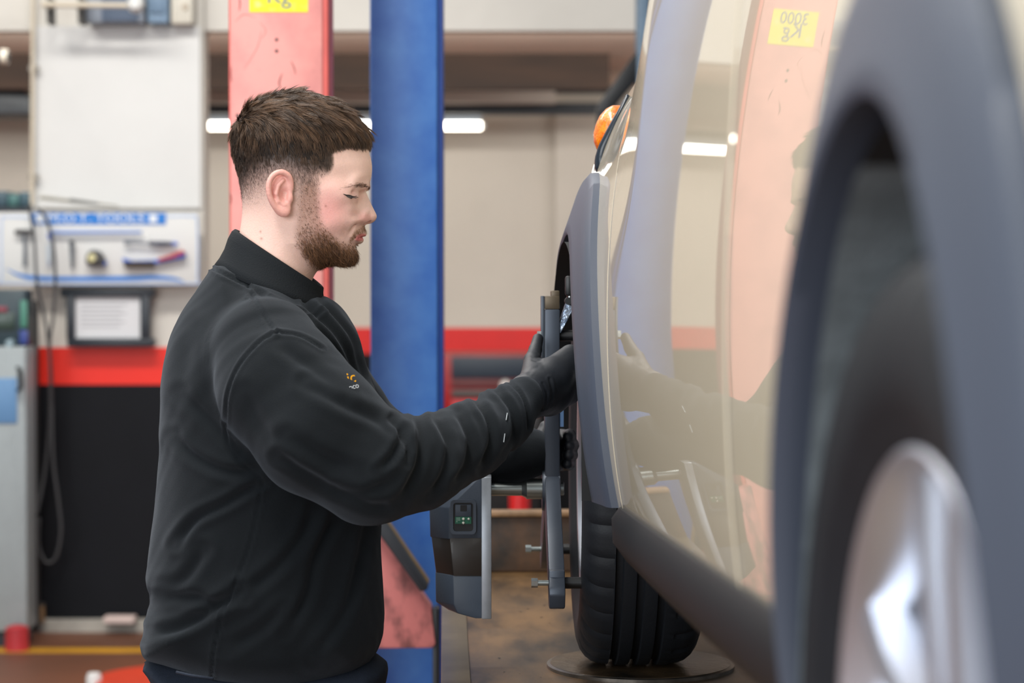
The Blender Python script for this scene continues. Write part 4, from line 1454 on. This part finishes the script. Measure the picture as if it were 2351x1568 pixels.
noise = RNG.random(len(V))
C = np.tile(np.array(lin((232, 194, 180))), (len(V), 1))


def mixc(C, rgb, a):
    a = np.clip(a, 0, 1)[:, None]
    return C * (1 - a) + np.array(lin(rgb)) * a


C = mixc(C, (232, 150, 148), 0.62 * g2(757, 484, 44, 56))
C = mixc(C, (230, 156, 150), 0.55 * g2(838, 500, 20, 14))
lat = np.abs(V[:, 1] - Y0)
C = mixc(C, (226, 150, 140), 0.6 * ((lat > 0.0785) & (u > 606) & (u < 676) & (v > 386) & (v < 498)))
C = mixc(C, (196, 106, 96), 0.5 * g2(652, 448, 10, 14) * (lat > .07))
C = mixc(C, (196, 98, 100), 0.85 * smooth(1.0, 0.55, np.hypot((u - 828) / 17, ((v - 545) + (u - 828) * 0.25) / 11)) * (lat < .026))
C = mixc(C, (196, 150, 138), 0.4 * g2(812, 448, 18, 12))  # soft shade around the eyes painted into the skin colour
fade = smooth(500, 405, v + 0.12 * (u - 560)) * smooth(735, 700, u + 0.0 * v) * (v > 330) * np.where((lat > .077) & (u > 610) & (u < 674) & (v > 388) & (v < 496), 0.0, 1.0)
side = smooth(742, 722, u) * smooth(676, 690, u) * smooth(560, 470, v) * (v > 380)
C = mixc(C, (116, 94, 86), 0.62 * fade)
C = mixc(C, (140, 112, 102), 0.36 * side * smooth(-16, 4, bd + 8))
C = mixc(C, (60, 46, 38), edge(dk) * 0.97)
C = mixc(C, (150, 112, 94), 0.62 * smooth(-10, 12, bd))
C = mixc(C, (180, 136, 112), 0.5 * smooth(-2, 4, ms))
C = mixc(C, (176, 140, 126), 0.35 * smooth(-40, 0, bd) * (v > 560) * (u < 740))
C *= (0.97 + 0.06 * noise)[:, None]
for mx, my, mr in ((600, 548, 2.0), (598, 532, 1.6), (748, 473, 1.6), (700, 556, 2.2)):
    C = mixc(C, (150, 92, 74), 0.7 * g2(mx, my, mr + 0.8))
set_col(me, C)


# ---- hair built as many tapered strands
def strands(name, root, dirs, nrm, length, rad, cols, m, parent, lift=0.4, droop=0.3, ns=4, wob=0.12, base=None, clump=None, **kw):
    n = len(root)
    pts = [root]
    d = dirs + nrm * lift
    d /= np.linalg.norm(d, axis=1)[:, None]
    w = RNG.normal(0, wob, (n, 3))
    p = root.copy()
    for k in range(ns):
        f = k / ns
        dd = d + w * f - nrm * (droop * f)
        dd /= np.linalg.norm(dd, axis=1)[:, None]
        p = p + dd * (length / ns)[:, None]
        pts.append(p.copy())
    if clump is not None:
        # strands lean towards the middle of their own lock
        idx_, conv = clump
        cnt = np.bincount(idx_, minlength=idx_.max() + 1)
        for k in range(1, ns + 1):
            mean = np.stack([np.bincount(idx_, weights=pts[k][:, c]) for c in range(3)], 1) / np.maximum(cnt, 1)[:, None]
            f = conv * (k / ns) ** 1.3
            pts[k] = pts[k] * (1 - f) + mean[idx_] * f
    side_ = np.cross(d, nrm)
    side_ /= np.linalg.norm(side_, axis=1)[:, None] + 1e-9
    upv = np.cross(side_, d)
    ring = []
    for k in range(ns + 1):
        r = rad * (1 - (k / ns) ** 1.5) if k < ns else rad * 0.05
        for a in range(3):
            th = 2 * math.pi * a / 3
            ring.append(pts[k] + (side_ * math.cos(th) + upv * math.sin(th)) * r[:, None])
    VV = np.stack(ring, 1)                       # n, (ns+1)*3, 3
    m_ = VV.shape[1]
    fb = []
    for k in range(ns):
        for a in range(3):
            b = (a + 1) % 3
            fb.append((k * 3 + a, k * 3 + b, (k + 1) * 3 + b, (k + 1) * 3 + a))
    fb = np.array(fb)
    FF = (fb[None] + (np.arange(n) * m_)[:, None, None]).reshape(-1, 4)
    VA = VV.reshape(-1, 3)
    CA = np.repeat(cols, m_, 0)
    if base is not None:
        bv, bq, bc = base
        FF = np.concatenate([FF, bq + len(VA)])
        VA = np.concatenate([VA, bv])
        CA = np.concatenate([CA, bc])
    o = mesh_obj(name, VA, FF.astype(np.int32), m, parent, smooth=True, **kw)
    set_col(o.data, CA)
    return o


M_hair = mat_attr("hair_strands", rough=0.5, spec=0.35)


def pick(weight, n):
    p = np.clip(weight, 0, None)
    p = p / p.sum()
    i = RNG.choice(len(V), size=n, p=p)
    return i


def jitter(i):
    return V[i] + RNG.normal(0, h * 0.5, (len(i), 3))


def noise3(Pt, sc, seed=0):
    r = np.random.default_rng(seed)
    s = np.zeros(len(Pt))
    for k in range(5):
        d = r.normal(0, 1, 3)
        d /= np.linalg.norm(d)
        s += np.sin(Pt @ d * sc * (0.7 + 0.25 * k) + r.uniform(0, 6.28))
    return s / 5


vis = (lat < 0.2)
# cap under the long hair
top = smooth(400, 250, v)
thick = smooth(2, 36, dk) * (0.0016 + 0.0072 * top) * (1 + 0.3 * noise3(V, 200, 3))
ci = dk > 18
ff = Q[ci[Q].all(1)]
used = np.unique(ff)
rm = np.full(len(V), -1)
rm[used] = np.arange(len(used))
capV = V[used] + N[used] * (thick[used] * 0.4)[:, None]
capC = np.tile(np.array(lin((34, 26, 21))), (len(used), 1)) * (0.8 + 0.4 * RNG.random((len(used), 1)))
fv = np.stack([np.full(len(V), 0.85), np.zeros(len(V)), np.full(len(V), -0.25)], 1)
sv = np.stack([np.full(len(V), 0.22), np.zeros(len(V)), np.full(len(V), -1.0)], 1)
kt = smooth(330, 262, v - 0.06 * (u - 700))[:, None]
flow = fv * kt + sv * (1 - kt)
clump = noise3(V, 170, 11)
flow[:, 1] += 0.55 * clump * kt[:, 0] + np.where(V[:, 1] < Y0, -0.35, 0.35) * kt[:, 0]
flow[:, 2] += 0.35 * noise3(V, 140, 12) * kt[:, 0]
flow -= N * (flow * N).sum(1)[:, None]
flow /= np.linalg.norm(flow, axis=1)[:, None] + 1e-9
i = pick(edge(dk) * (0.7 + 0.9 * top), 25000)
cen = V[pick((dk > -4) * (0.5 + 0.8 * top), 1000)]
ck = np.empty(len(i), int)
for a0 in range(0, len(i), 1000):
    ck[a0:a0 + 1000] = np.argmin(((V[i[a0:a0 + 1000]][:, None, :] - cen[None]) ** 2).sum(2), 1)
cdir = RNG.normal(0, 1, (len(cen), 3))
clen = RNG.uniform(.75, 1.25, len(cen))
ctone = RNG.uniform(0, 1, len(cen))
clift = RNG.uniform(-.3, .12, len(cen))
ln = (0.007 + 0.0165 * top[i] ** 1.2) * RNG.uniform(0.75, 1.15, len(i)) * clen[ck] * smooth(-22, 22, dk[i]).clip(0.2, 1)
root = V[i] + N[i] * (thick[i] * 0.75)[:, None] + RNG.normal(0, h * .5, (len(i), 3))
tone = np.clip(RNG.random(len(i)) * 0.5 + 0.55 * ctone[ck] - 0.05, 0, 1) ** 1.3
col = np.array(lin((36, 27, 21)))[None] * (1 - tone)[:, None] + np.array(lin((122, 92, 68)))[None] * tone[:, None]
greyer = smooth(300, 380, v[i])[:, None]
col = col * (1 - 0.45 * greyer) + np.array(lin((66, 58, 54)))[None] * 0.45 * greyer
strands("hair", root, flow[i] + cdir[ck] * 0.17 * top[i][:, None] + N[i] * (clift[ck] * top[i])[:, None], N[i], ln, RNG.uniform(.00022, .00044, len(i)), col, M_hair, man, lift=0.27, droop=0.26, clump=(ck, 0.42),
        base=(capV, rm[ff].astype(np.int32), capC), label="short brown hair with faded sides", kind="stuff")
# short faded hair round the sides and nape
wt = np.clip(fade, 0, 1) * (dk < 4) + 0.8 * side * (bd < 10)
i = pick(wt * vis, 13000)
ln = 0.0012 + 0.0042 * smooth(-70, 0, dk[i]) * RNG.uniform(.6, 1.2, len(i))
col = np.array(lin((92, 76, 68)))[None] * RNG.uniform(.6, 1.3, (len(i), 1))
strands("faded_hair", jitter(i), flow[i], N[i], ln, np.full(len(i), .0001), col, M_hair, man, lift=0.25, ns=2, kind="stuff")
# beard and moustache
bfl = np.stack([np.full(len(V), 0.45), np.zeros(len(V)), np.full(len(V), -0.9)], 1) + RNG.normal(0, .25, (len(V), 3))
bfl -= N * (bfl * N).sum(1)[:, None]
bfl /= np.linalg.norm(bfl, axis=1)[:, None] + 1e-9
dens = smooth(-8, 18, bd) * (0.22 + 0.78 * smooth(490, 580, v + 0.25 * (u - 740)))
i = pick(dens * (0.55 + 0.45 * noise3(V, 420, 21)), 9500)
ln = (0.0035 + 0.0085 * smooth(500, 590, v[i]) * smooth(-6, 16, bd[i])) * RNG.uniform(.6, 1.25, len(i))
tone = RNG.random((len(i), 1)) ** 1.4
col = np.array(lin((62, 44, 34)))[None] * (1 - tone) + np.array(lin((172, 124, 88)))[None] * tone
strands("beard", jitter(i), bfl[i], N[i], ln, RNG.uniform(.00014, .0003, len(i)), col, M_hair, man, lift=0.6, droop=0.8, wob=0.55, ns=5, label="short brown beard", kind="stuff")
i = pick(smooth(-1, 4, ms) * (lat < .032), 560)
strands("moustache", jitter(i), bfl[i], N[i], RNG.uniform(.003, .007, len(i)), np.full(len(i), .00014), np.array(lin((146, 110, 82)))[None] * RNG.uniform(.6, 1.4, (len(i), 1)), M_hair, man, lift=0.35, droop=0.4, kind="stuff")
BROW = [(784, 431), (800, 424), (822, 419), (843, 422), (845, 430), (824, 428), (802, 432), (786, 436)]
br = in_poly(u, v, BROW, 3)
ebf = np.tile(np.array([-0.9, 0, -0.1]), (len(V), 1)) + np.stack([0 * u, np.where(V[:, 1] < Y0, -.6, .6), 0 * u], 1)
ebf -= N * (ebf * N).sum(1)[:, None]
ebf /= np.linalg.norm(ebf, axis=1)[:, None] + 1e-9
i = pick(smooth(-1, 3, br) * (lat > 0.008) * (0.25 + smooth(806, 840, u)), 620)
strands("eyebrow", jitter(i), ebf[i], N[i], RNG.uniform(.004, .008, len(i)), np.full(len(i), .00014), np.array(lin((104, 76, 60)))[None] * RNG.uniform(.6, 1.3, (len(i), 1)), M_hair, man, lift=0.2, kind="stuff")
# lowered eyes: dark slit of the lashes on the lids
M_lash = mat("dark_lashes", (38, 28, 26), 0.6)


def on_face(px, py):
    """nearest skin vertex seen at this pixel, on the camera's side"""
    k = np.where((np.abs(u - px) < 2.6) & (np.abs(v - py) < 2.6) & (V[:, 1] < Y0))[0]
    k = k[np.argmin(V[k, 1])]
    return V[k], N[k]


lash = [on_face(*q) for q in catmull([(789, 444), (796, 447), (804, 449), (813, 450), (820, 449)], 4)]
slit = [on_face(*q) for q in [(792, 446), (800, 448.5), (808, 449.5), (815, 450), (819, 450), (815, 454), (808, 457.5), (800, 454.5), (794, 450)]]
M_eye = mat("dark_grey_eye", (70, 60, 60), 0.25)  # dark grey of the eye opening, iris just glimpsed
for s in (-1, 1):
    def at(p, n_, d):
        return (p[0] + n_[0] * d, Y0 + s * (Y0 - (p[1] + n_[1] * d)), p[2] + n_[2] * d)
    ring = [at(p, n_, .0006) for p, n_ in slit]
    mid = tuple(np.mean(np.array(ring), 0) + np.array([0.0006, s * 0.0009, 0]))
    mesh_obj("eye", ring + [mid], [(k, (k + 1) % len(ring), len(ring)) for k in range(len(ring))], M_eye, man, smooth=True)
    q_ = np.array([at(p, n_, .0007) for p, n_ in lash])
    for _ in range(4):
        q_[1:-1] = 0.5 * q_[1:-1] + 0.25 * (q_[:-2] + q_[2:])
    pth = [tuple(q) for q in q_]
    rr = [0.0002 + 0.0007 * math.sin(math.pi * min(1, (k + 1) / len(pth))) for k in range(len(pth))]
    V_, F_ = tube_data(pth, rr, 6)
    mesh_obj("eyelid_line", V_, F_, M_lash, man, smooth=True)
    V_, F_ = [], []
    for k in range(22):
        l0 = Vector(pth[min(5 + k * 11 // 22, len(pth) - 1)])
        l1 = l0 + Vector((0.0046, s * 0.0030, -0.0040 + 0.0022 * k / 22 + 0.0006 * math.sin(k * 2.1)))
        v_, f_ = tube_data([l0, (l0 + l1) / 2 + Vector((0, 0, -0.0008)), l1], [.00024, .00018, .00003], 4)
        F_ += [tuple(q + len(V_) for q in f) for f in f_]
        V_ += v_
    mesh_obj("eyelashes", V_, F_, M_lash, man, kind="stuff")

# ------------------------------------------------------------------ sweatshirt
TOR = [(500, 606), (470, 642), (432, 700), (398, 768), (380, 850), (373, 950), (368, 1050), (360, 1150), (347, 1250), (341, 1318), (352, 1368), (338, 1420), (331, 1475), (340, 1500),
       (360, 1512), (420, 1528), (480, 1545), (560, 1560), (660, 1562), (760, 1552), (840, 1522), (872, 1480), (881, 1430), (878, 1350), (873, 1250), (876, 1170), (896, 1080), (905, 1010),
       (897, 960), (872, 915), (845, 865), (832, 810), (818, 762), (795, 720), (768, 692), (740, 682), (700, 672), (620, 632), (545, 598)]
TW = [(560, 640, .085, 40), (520, 680, .12, 40), (600, 700, .155, 50), (460, 760, .165, 50), (600, 800, .195, 60), (480, 950, .185, 80), (600, 1000, .195, 80), (600, 1200, .19, 90),
      (450, 1300, .18, 80), (620, 1450, .195, 80), (780, 800, .13, 50), (740, 720, .11, 40), (840, 950, .14, 50), (800, 1150, .165, 60), (800, 1400, .175, 70)]
TR = [(560, 640, .05, 50), (650, 690, .06, 50), (760, 720, .07, 50), (450, 780, .12, 80), (600, 1000, .15, 100), (850, 950, .12, 60), (600, 1300, .15, 100), (600, 1540, .07, 60), (360, 1480, .09, 60), (860, 1480, .09, 60)]
h2 = 0.0038
lo, hi = A2(318, 1580), A2(1262, 590)
X, Y, Z = grid((lo[0], 2.93, lo[1]), (hi[0] + 0.02, 3.66, hi[1]), h2)
x2, z2 = X[:, :, 0].astype(float), Z[0].astype(float)
Ft = normalise(slab(X, Y, Z, polyA(TOR, 4), field(x2, z2, ctrlA(TW)), field(x2, z2, ctrlA(TR)), Y0), h2)
S_near = [(612, 812, 3.15, .080), (648, 890, 3.105, .088), (735, 990, 3.07, .090), (850, 1076, 3.06, .074), (958, 1064, 3.10, .0625), (1080, 1010, 3.19, .0515), (1152, 962, 3.255, .0425), (1203, 912, 3.30, .0315)]
S_far = [(705, 830, 3.44, .075), (772, 940, 3.50, .072), (880, 1050, 3.55, .066), (1040, 1045, 3.56, .056), (1180, 1042, 3.535, .044), (1228, 1040, 3.525, .036)]
ptsN = [tuple(P(a, b, d)) for a, b, d, r in S_near]
ptsF = [tuple(P(a, b, d)) for a, b, d, r in S_far]
Fn = s_chain(X, Y, Z, ptsN, [q[3] for q in S_near], .02)
Ff = s_chain(X, Y, Z, ptsF, [q[3] for q in S_far], .02)
Fs = smin(smin(Ft, Fn, .016), Ff, .02)
V, Q = surface_nets(Fs, (X.flat[0], Y.flat[0], Z.flat[0]), h2)
M_cloth = mat("charcoal_fleece", (12, 17, 21), 0.95, var=0.12, vscale=220, bump=0.22, bscale=900, spec=0.25)
b = M_cloth.node_tree.nodes["Principled BSDF"]
b.inputs["Sheen Weight"].default_value = 0.10
b.inputs["Sheen Roughness"].default_value = 0.5
b.inputs["Sheen Tint"].default_value = (0.75, 0.85, 1, 1)
sw = mesh_obj("sweatshirt", V, Q, M_cloth, man, smooth=True, label="charcoal sweatshirt with a small chest logo")
for _ in range(2):
    pass
N = vnormals(sw.data)
V = np.asarray(V, dtype=np.float64)
u, v = proj(V)
xx, yy_, zz_ = V[:, 0], V[:, 1], V[:, 2]
dn = s_chain(xx, yy_, zz_, ptsN, [q[3] for q in S_near], .02)
ii = np.clip(np.round((V - np.array([X.flat[0], Y.flat[0], Z.flat[0]])) / h2).astype(int), 0, np.array(Ft.shape) - 1)
dt = Ft[ii[:, 0], ii[:, 1], ii[:, 2]]
isS = smooth(.006, -.006, dn - dt)          # 1 on the near sleeve
front = smooth(0.45, 0.05, N[:, 1])
disp = np.zeros(len(V))


def stroke(pts, w, dep, mask, ridge=0.5, off=1.9, taper=True):
    global disp
    cc = catmull(pts, 6)
    d = line_d(u, v, cc)
    g = -dep * np.exp(-(d / w) ** 2) + ridge * dep * np.exp(-((d - off * w) / (w * 1.1)) ** 2)
    if taper:
        e0 = np.hypot(u - cc[0][0], v - cc[0][1])
        e1 = np.hypot(u - cc[-1][0], v - cc[-1][1])
        g = g * smooth(0, 4.0 * w, e0 + 1.2 * w) * smooth(0, 4.5 * w, e1 + 0.4 * w)
    disp += g * mask * front


T = 1 - isS
SL, DP = isS, 0.95
for pts, w, dep in [([(925, 992), (906, 1040), (868, 1085)], 9, .0065), ([(898, 962), (930, 1010), (935, 1065)], 7, .0055), ([(958, 955), (968, 1020), (955, 1085), (915, 1150)], 10, .006),
                    ([(1003, 960), (1030, 1020), (1018, 1090), (985, 1140)], 9, .006), ([(1052, 950), (1080, 1010), (1072, 1070), (1040, 1110)], 9, .0062),
                    ([(1085, 905), (1122, 965), (1128, 1020), (1100, 1075)], 8, .006), ([(1130, 885), (1172, 935), (1182, 990), (1160, 1040)], 7, .0045),
                    ([(700, 880), (780, 925), (850, 955), (905, 985)], 13, .005), ([(660, 1000), (740, 1050), (830, 1085)], 15, .004), ([(640, 1045), (740, 1110), (850, 1160), (920, 1160)], 12, .0045),
                    ([(640, 790), (720, 850), (790, 905)], 14, .004), ([(900, 1100), (840, 1130), (780, 1120)], 12, .004), ([(560, 900), (600, 980), (660, 1040)], 16, .003)]:
    stroke(pts, w, dep * DP, SL)
for pts, w, dep in [([(600, 1108), (520, 1155), (450, 1192), (405, 1250)], 10, .0065), ([(585, 1085), (510, 1080), (440, 1045), (400, 1000)], 11, .005), ([(545, 1040), (480, 965), (415, 900)], 13, .0045),
                    ([(720, 1168), (690, 1240), (640, 1300), (560, 1365)], 13, .0055), ([(770, 1188), (725, 1280), (705, 1370), (655, 1450)], 12, .0055), ([(845, 1190), (825, 1300), (790, 1410), (720, 1510)], 12, .005),
                    ([(548, 1350), (480, 1405), (410, 1440), (335, 1455)], 12, .0075), ([(560, 1372), (500, 1386), (440, 1370), (350, 1375)], 12, .005), ([(650, 1400), (590, 1450), (520, 1490)], 13, .004),
                    ([(590, 684), (680, 735), (756, 792), (800, 878), (850, 945), (885, 968)], 10, .0065), ([(700, 700), (770, 765), (812, 850), (838, 930)], 8, .006), ([(738, 692), (800, 765), (822, 830), (842, 890)], 6, .0045),
                    ([(470, 1260), (420, 1330), (360, 1350)], 13, .005), ([(440, 760), (420, 850), (400, 960)], 20, .003)]:
    stroke(pts, w, dep * DP, T)
for pts in [[(566, 640), (574, 672), (600, 716), (634, 766)], [(634, 766), (592, 790), (550, 840), (527, 900), (519, 960), (519, 1015), (540, 1048), (600, 1100)],
            [(602, 1108), (590, 1180), (574, 1250), (548, 1322), (515, 1400), (495, 1480), (487, 1552)], [(634, 766), (690, 772), (740, 800)]]:
    stroke(pts, 3.0, .0026, np.ones(len(V)), ridge=.55, off=2.2, taper=False)
stroke([(488, 618), (560, 652), (640, 700), (700, 722), (742, 716)], 3.0, .0026, T, ridge=.8, off=2.4, taper=False)
stroke([(1168, 878), (1196, 905), (1212, 945), (1215, 985)], 3.2, .0025, SL, taper=False)
disp += 0.0012 * noise3(V, 60, 5) + 0.0006 * noise3(V, 140, 6)
set_co(sw.data, V + N * disp[:, None])
V = V + N * disp[:, None]


def surf_at(px, py):
    uu, vv = proj(V)
    k = np.where((np.abs(uu - px) < 6) & (np.abs(vv - py) < 6))[0]
    k = k[np.argmin(V[k, 1])]
    return Vector(V[k])


# embroidered logo on the chest and two pale stitches on the cuff
p0 = surf_at(812, 866)
for s_, px, py, sz, col, nm in (("ic", 811, 862, .022, (240, 168, 0), "logo"), ("oco", 817, 883, .0105, (196, 200, 204), "logo")):
    p0 = surf_at(px, py)
    text("letter", s_, (p0.x, p0.y - 0.004, p0.z), sz, mat("thread_" + str(col[2]), col, 0.5), sw, sx=0.9, rot=(math.pi / 2, math.radians(-13), math.radians(24)), ext=0.0004)
for (a, b_) in (((1170, 946), (1167, 961)), ((1164, 992), (1162, 1015))):
    q0, q1 = surf_at(*a), surf_at(*b_)
    V_, F_ = tube_data([q0 - Vector((0, .002, 0)), (q0 + q1) / 2 - Vector((0, .0025, 0)), q1 - Vector((0, .002, 0))], .0008, 6)
    mesh_obj("stitch", V_, F_, mat("pale_thread", (150, 156, 160), 0.6), sw)

# collar and neck band
M_rib = mat("charcoal_rib", (19, 23, 27), 0.9, bump=0.3, bscale=500, spec=0.25)


def ring3(front_, back_, b_, phi, lift=0.0):
    fx, fz = A2(*front_)
    bx, bz = A2(*back_)
    c, s = math.cos(phi), math.sin(phi)
    k = (1 + c) / 2
    return Vector((bx + (fx - bx) * k, Y0 - b_ * s, bz + (fz - bz) * k + lift * abs(s)))


rows = [((747, 712), (494, 606), .098, -.004), ((746, 700), (505, 592), .090, 0.0), ((744, 690), (516, 572), .080, 0.002), ((742, 674), (524, 548), .0735, .003), ((743, 662), (533, 531), .069, .003), ((741, 659), (540, 526), .0665, .002),
        ((736, 662), (546, 531), .0655, 0), ((730, 690), (548, 580), .066, 0)]
V_, F_ = [], []
phis = np.linspace(math.radians(7), math.radians(353), 81)
for i, ph in enumerate(phis):
    for (f_, b_, l_, lf) in rows:
        V_.append(ring3(f_, b_, l_, ph, lf))
    if i:
        k = len(rows)
        for j in range(k - 1):
            F_.append(((i - 1) * k + j, (i - 1) * k + j + 1, i * k + j + 1, i * k + j))
o = mesh_obj("collar", V_, F_, M_rib, man, smooth=True)
md = o.modifiers.new("thickness", 'SOLIDIFY')
md.thickness = 0.0025

# ------------------------------------------------------------------ trousers and boots
h3 = 0.007
zlo = 0.07
TP = [(364, 1500), (354, 1568), (362, 1650), (400, 1760), (480, 1820), (720, 1820), (800, 1760), (850, 1640), (858, 1500)]
lo = A2(330, 0)
X, Y, Z = grid((A2(330, 0)[0], 3.05, zlo), (A2(890, 0)[0], 3.56, A2(0, 1496)[1]), h3)
x2, z2 = X[:, :, 0].astype(float), Z[0].astype(float)
Fp = normalise(slab(X, Y, Z, polyA(TP, 4), .172 + 0 * (x2 + z2), .15 + 0 * (x2 + z2), Y0), h3)
hx_, hz_ = A2(608, 1700)
YL = np.abs(Y - Y0)
Fl = s_chain(X, YL, Z, [(hx_, .085, hz_), (hx_ + .02, .10, .48), (hx_ - .02, .105, .10)], [.115, .088, .072], .04)
Fp = smin(Fp, Fl, .03)
Fp = np.maximum(Fp, zlo + 0.012 - Z)
V_, Q_ = surface_nets(Fp.astype(np.float32), (X.flat[0], Y.flat[0], Z.flat[0]), h3)
M_trs = mat("navy_work_trousers", (22, 32, 48), 0.85, var=0.15, vscale=90, bump=0.2, bscale=500)
N_ = None
tro = mesh_obj("trousers", V_, Q_, M_trs, man, smooth=True)
V_, F_ = tube_data([P(405, 1543, 3.10), P(440, 1551, 3.09), P(490, 1558, 3.085)], .0022, 6)
mesh_obj("pocket_seam", V_, F_, M_trs, tro, smooth=True)
for s in (-1, 1):
    bm = bmesh.new()
    rows_ = [(-.10, .0, .10, .035), (-.09, 0, .11, .042), (.0, 0, .12, .046), (.06, 0, .09, .05), (.13, 0, .07, .05), (.17, 0, .05, .036), (.185, 0.005, .035, .02)]
    rg = []
    for x_, z0_, z1_, w_ in rows_:
        rg.append([bm.verts.new((hx_ - .02 + x_, Y0 + s * .105 + w_ * a, z0_ + (z1_ - z0_) * b_)) for a, b_ in ((-1, 0), (-1, .5), (-.7, .9), (0, 1), (.7, .9), (1, .5), (1, 0))])
    for a_, b_ in zip(rg[:-1], rg[1:]):
        for j in range(7):
            bm.faces.new((a_[j], a_[(j + 1) % 7], b_[(j + 1) % 7], b_[j]))
    bm.faces.new(rg[0])
    bm.faces.new(rg[-1][::-1])
    bm_obj("boot", bm, mat("black_leather", (20, 19, 19), 0.5), man, smooth=True)

# ------------------------------------------------------------------ gloved hands
M_glove = mat("black_nitrile", (20, 24, 31), 0.55, bump=0.12, bscale=90, spec=0.5)
h4 = 0.0021


def glove(palm, fingers, thumb, lo, hi, wrinkles=()):
    X, Y, Z = grid(lo, hi, h4)
    f = None
    for pts, rad in palm:
        g = s_chain(X, Y, Z, [tuple(P(*q)) for q in pts], rad, .01)
        f = g if f is None else smin(f, g, .016)
    for pts, rad in fingers:
        f = smin(f, s_chain(X, Y, Z, [tuple(P(*q)) for q in pts], rad, .003), .0045)
    for pts, rad in thumb:
        f = smin(f, s_chain(X, Y, Z, [tuple(P(*q)) for q in pts], rad, .004), .008)
    v_, q_ = surface_nets(f.astype(np.float32), (X.flat[0], Y.flat[0], Z.flat[0]), h4)
    o_ = mesh_obj("glove", v_, q_, M_glove, man, smooth=True)
    n_ = vnormals(o_.data)
    uu, vv = proj(v_)
    dd = np.zeros(len(v_))
    for pts, w, dep in wrinkles:
        d = line_d(uu, vv, catmull(pts, 5))
        dd -= dep * np.exp(-(d / w) ** 2) - 0.6 * dep * np.exp(-((d - 2 * w) / w) ** 2)
    set_co(o_.data, v_ + n_ * (dd * smooth(.4, -.1, n_[:, 1]))[:, None])
    return o_


wr = (1214, 910, 3.315)
glove([([wr, (1262, 868, 3.375), (1310, 818, 3.425)], [.028, .028, .0185]), ([wr, (1270, 880, 3.37), (1322, 846, 3.42)], [.027, .028, .0185]),
       ([wr, (1266, 898, 3.375), (1320, 876, 3.42)], [.027, .027, .018]), ([wr, (1256, 914, 3.38), (1306, 906, 3.425)], [.027, .025, .0165])],
      [([(1310, 816, 3.425), (1324, 806, 3.462), (1316, 808, 3.51), (1296, 815, 3.522)], [.0115, .0105, .0095, .0085]),
       ([(1322, 845, 3.42), (1331, 842, 3.465), (1322, 842, 3.52), (1298, 844, 3.532)], [.012, .011, .010, .0085]),
       ([(1320, 876, 3.42), (1329, 876, 3.465), (1319, 876, 3.515), (1298, 876, 3.527)], [.0115, .0105, .0095, .0082]),
       ([(1306, 906, 3.425), (1320, 906, 3.465), (1308, 906, 3.505), (1294, 906, 3.517)], [.0105, .009, .0085, .0075])],
      [([(1222, 868, 3.345), (1222, 828, 3.40), (1229, 803, 3.435), (1235, 778, 3.455)], [.0185, .0130, .0098, .0086])],
      tuple(P(1165, 975, 3.26) - Vector((0, .02, 0))), tuple(P(1365, 750, 3.50) + Vector((0, .07, 0))),
      wrinkles=[([(1222, 826), (1234, 829), (1244, 826)], 2.2, .0006), ([(1221, 819), (1235, 821), (1246, 818)], 2.2, .0005), ([(1232, 890), (1242, 915), (1244, 938)], 3, .0012), ([(1262, 870), (1268, 900), (1262, 930)], 3, .0011),
                ([(1246, 880), (1256, 905), (1254, 936)], 2.5, .0008), ([(1215, 858), (1222, 848), (1236, 842)], 3, .0003)])
wf = (1222, 1042, 3.525)
glove([([wf, (1262, 1030, 3.545), (1290, 1005, 3.57)], [.025, .021, .014]), ([wf, (1264, 1044, 3.545), (1296, 1030, 3.57)], [.025, .021, .014]), ([wf, (1260, 1056, 3.545), (1292, 1058, 3.57)], [.025, .02, .014])],
      [([(1290, 1003, 3.57), (1308, 1000, 3.55), (1304, 1002, 3.52)], [.0115, .0105, .0085]), ([(1296, 1024, 3.57), (1314, 1022, 3.55), (1308, 1023, 3.515)], [.0115, .0105, .0085]),
       ([(1296, 1046, 3.57), (1312, 1045, 3.55), (1306, 1045, 3.515)], [.011, .010, .0085]), ([(1290, 1066, 3.57), (1306, 1066, 3.55), (1302, 1066, 3.52)], [.0105, .0095, .008])],
      [([(1236, 1022, 3.53), (1246, 1000, 3.535), (1252, 980, 3.54)], [.016, .012, .010])],
      tuple(P(1180, 1110, 3.46)), tuple(P(1345, 955, 3.62)))
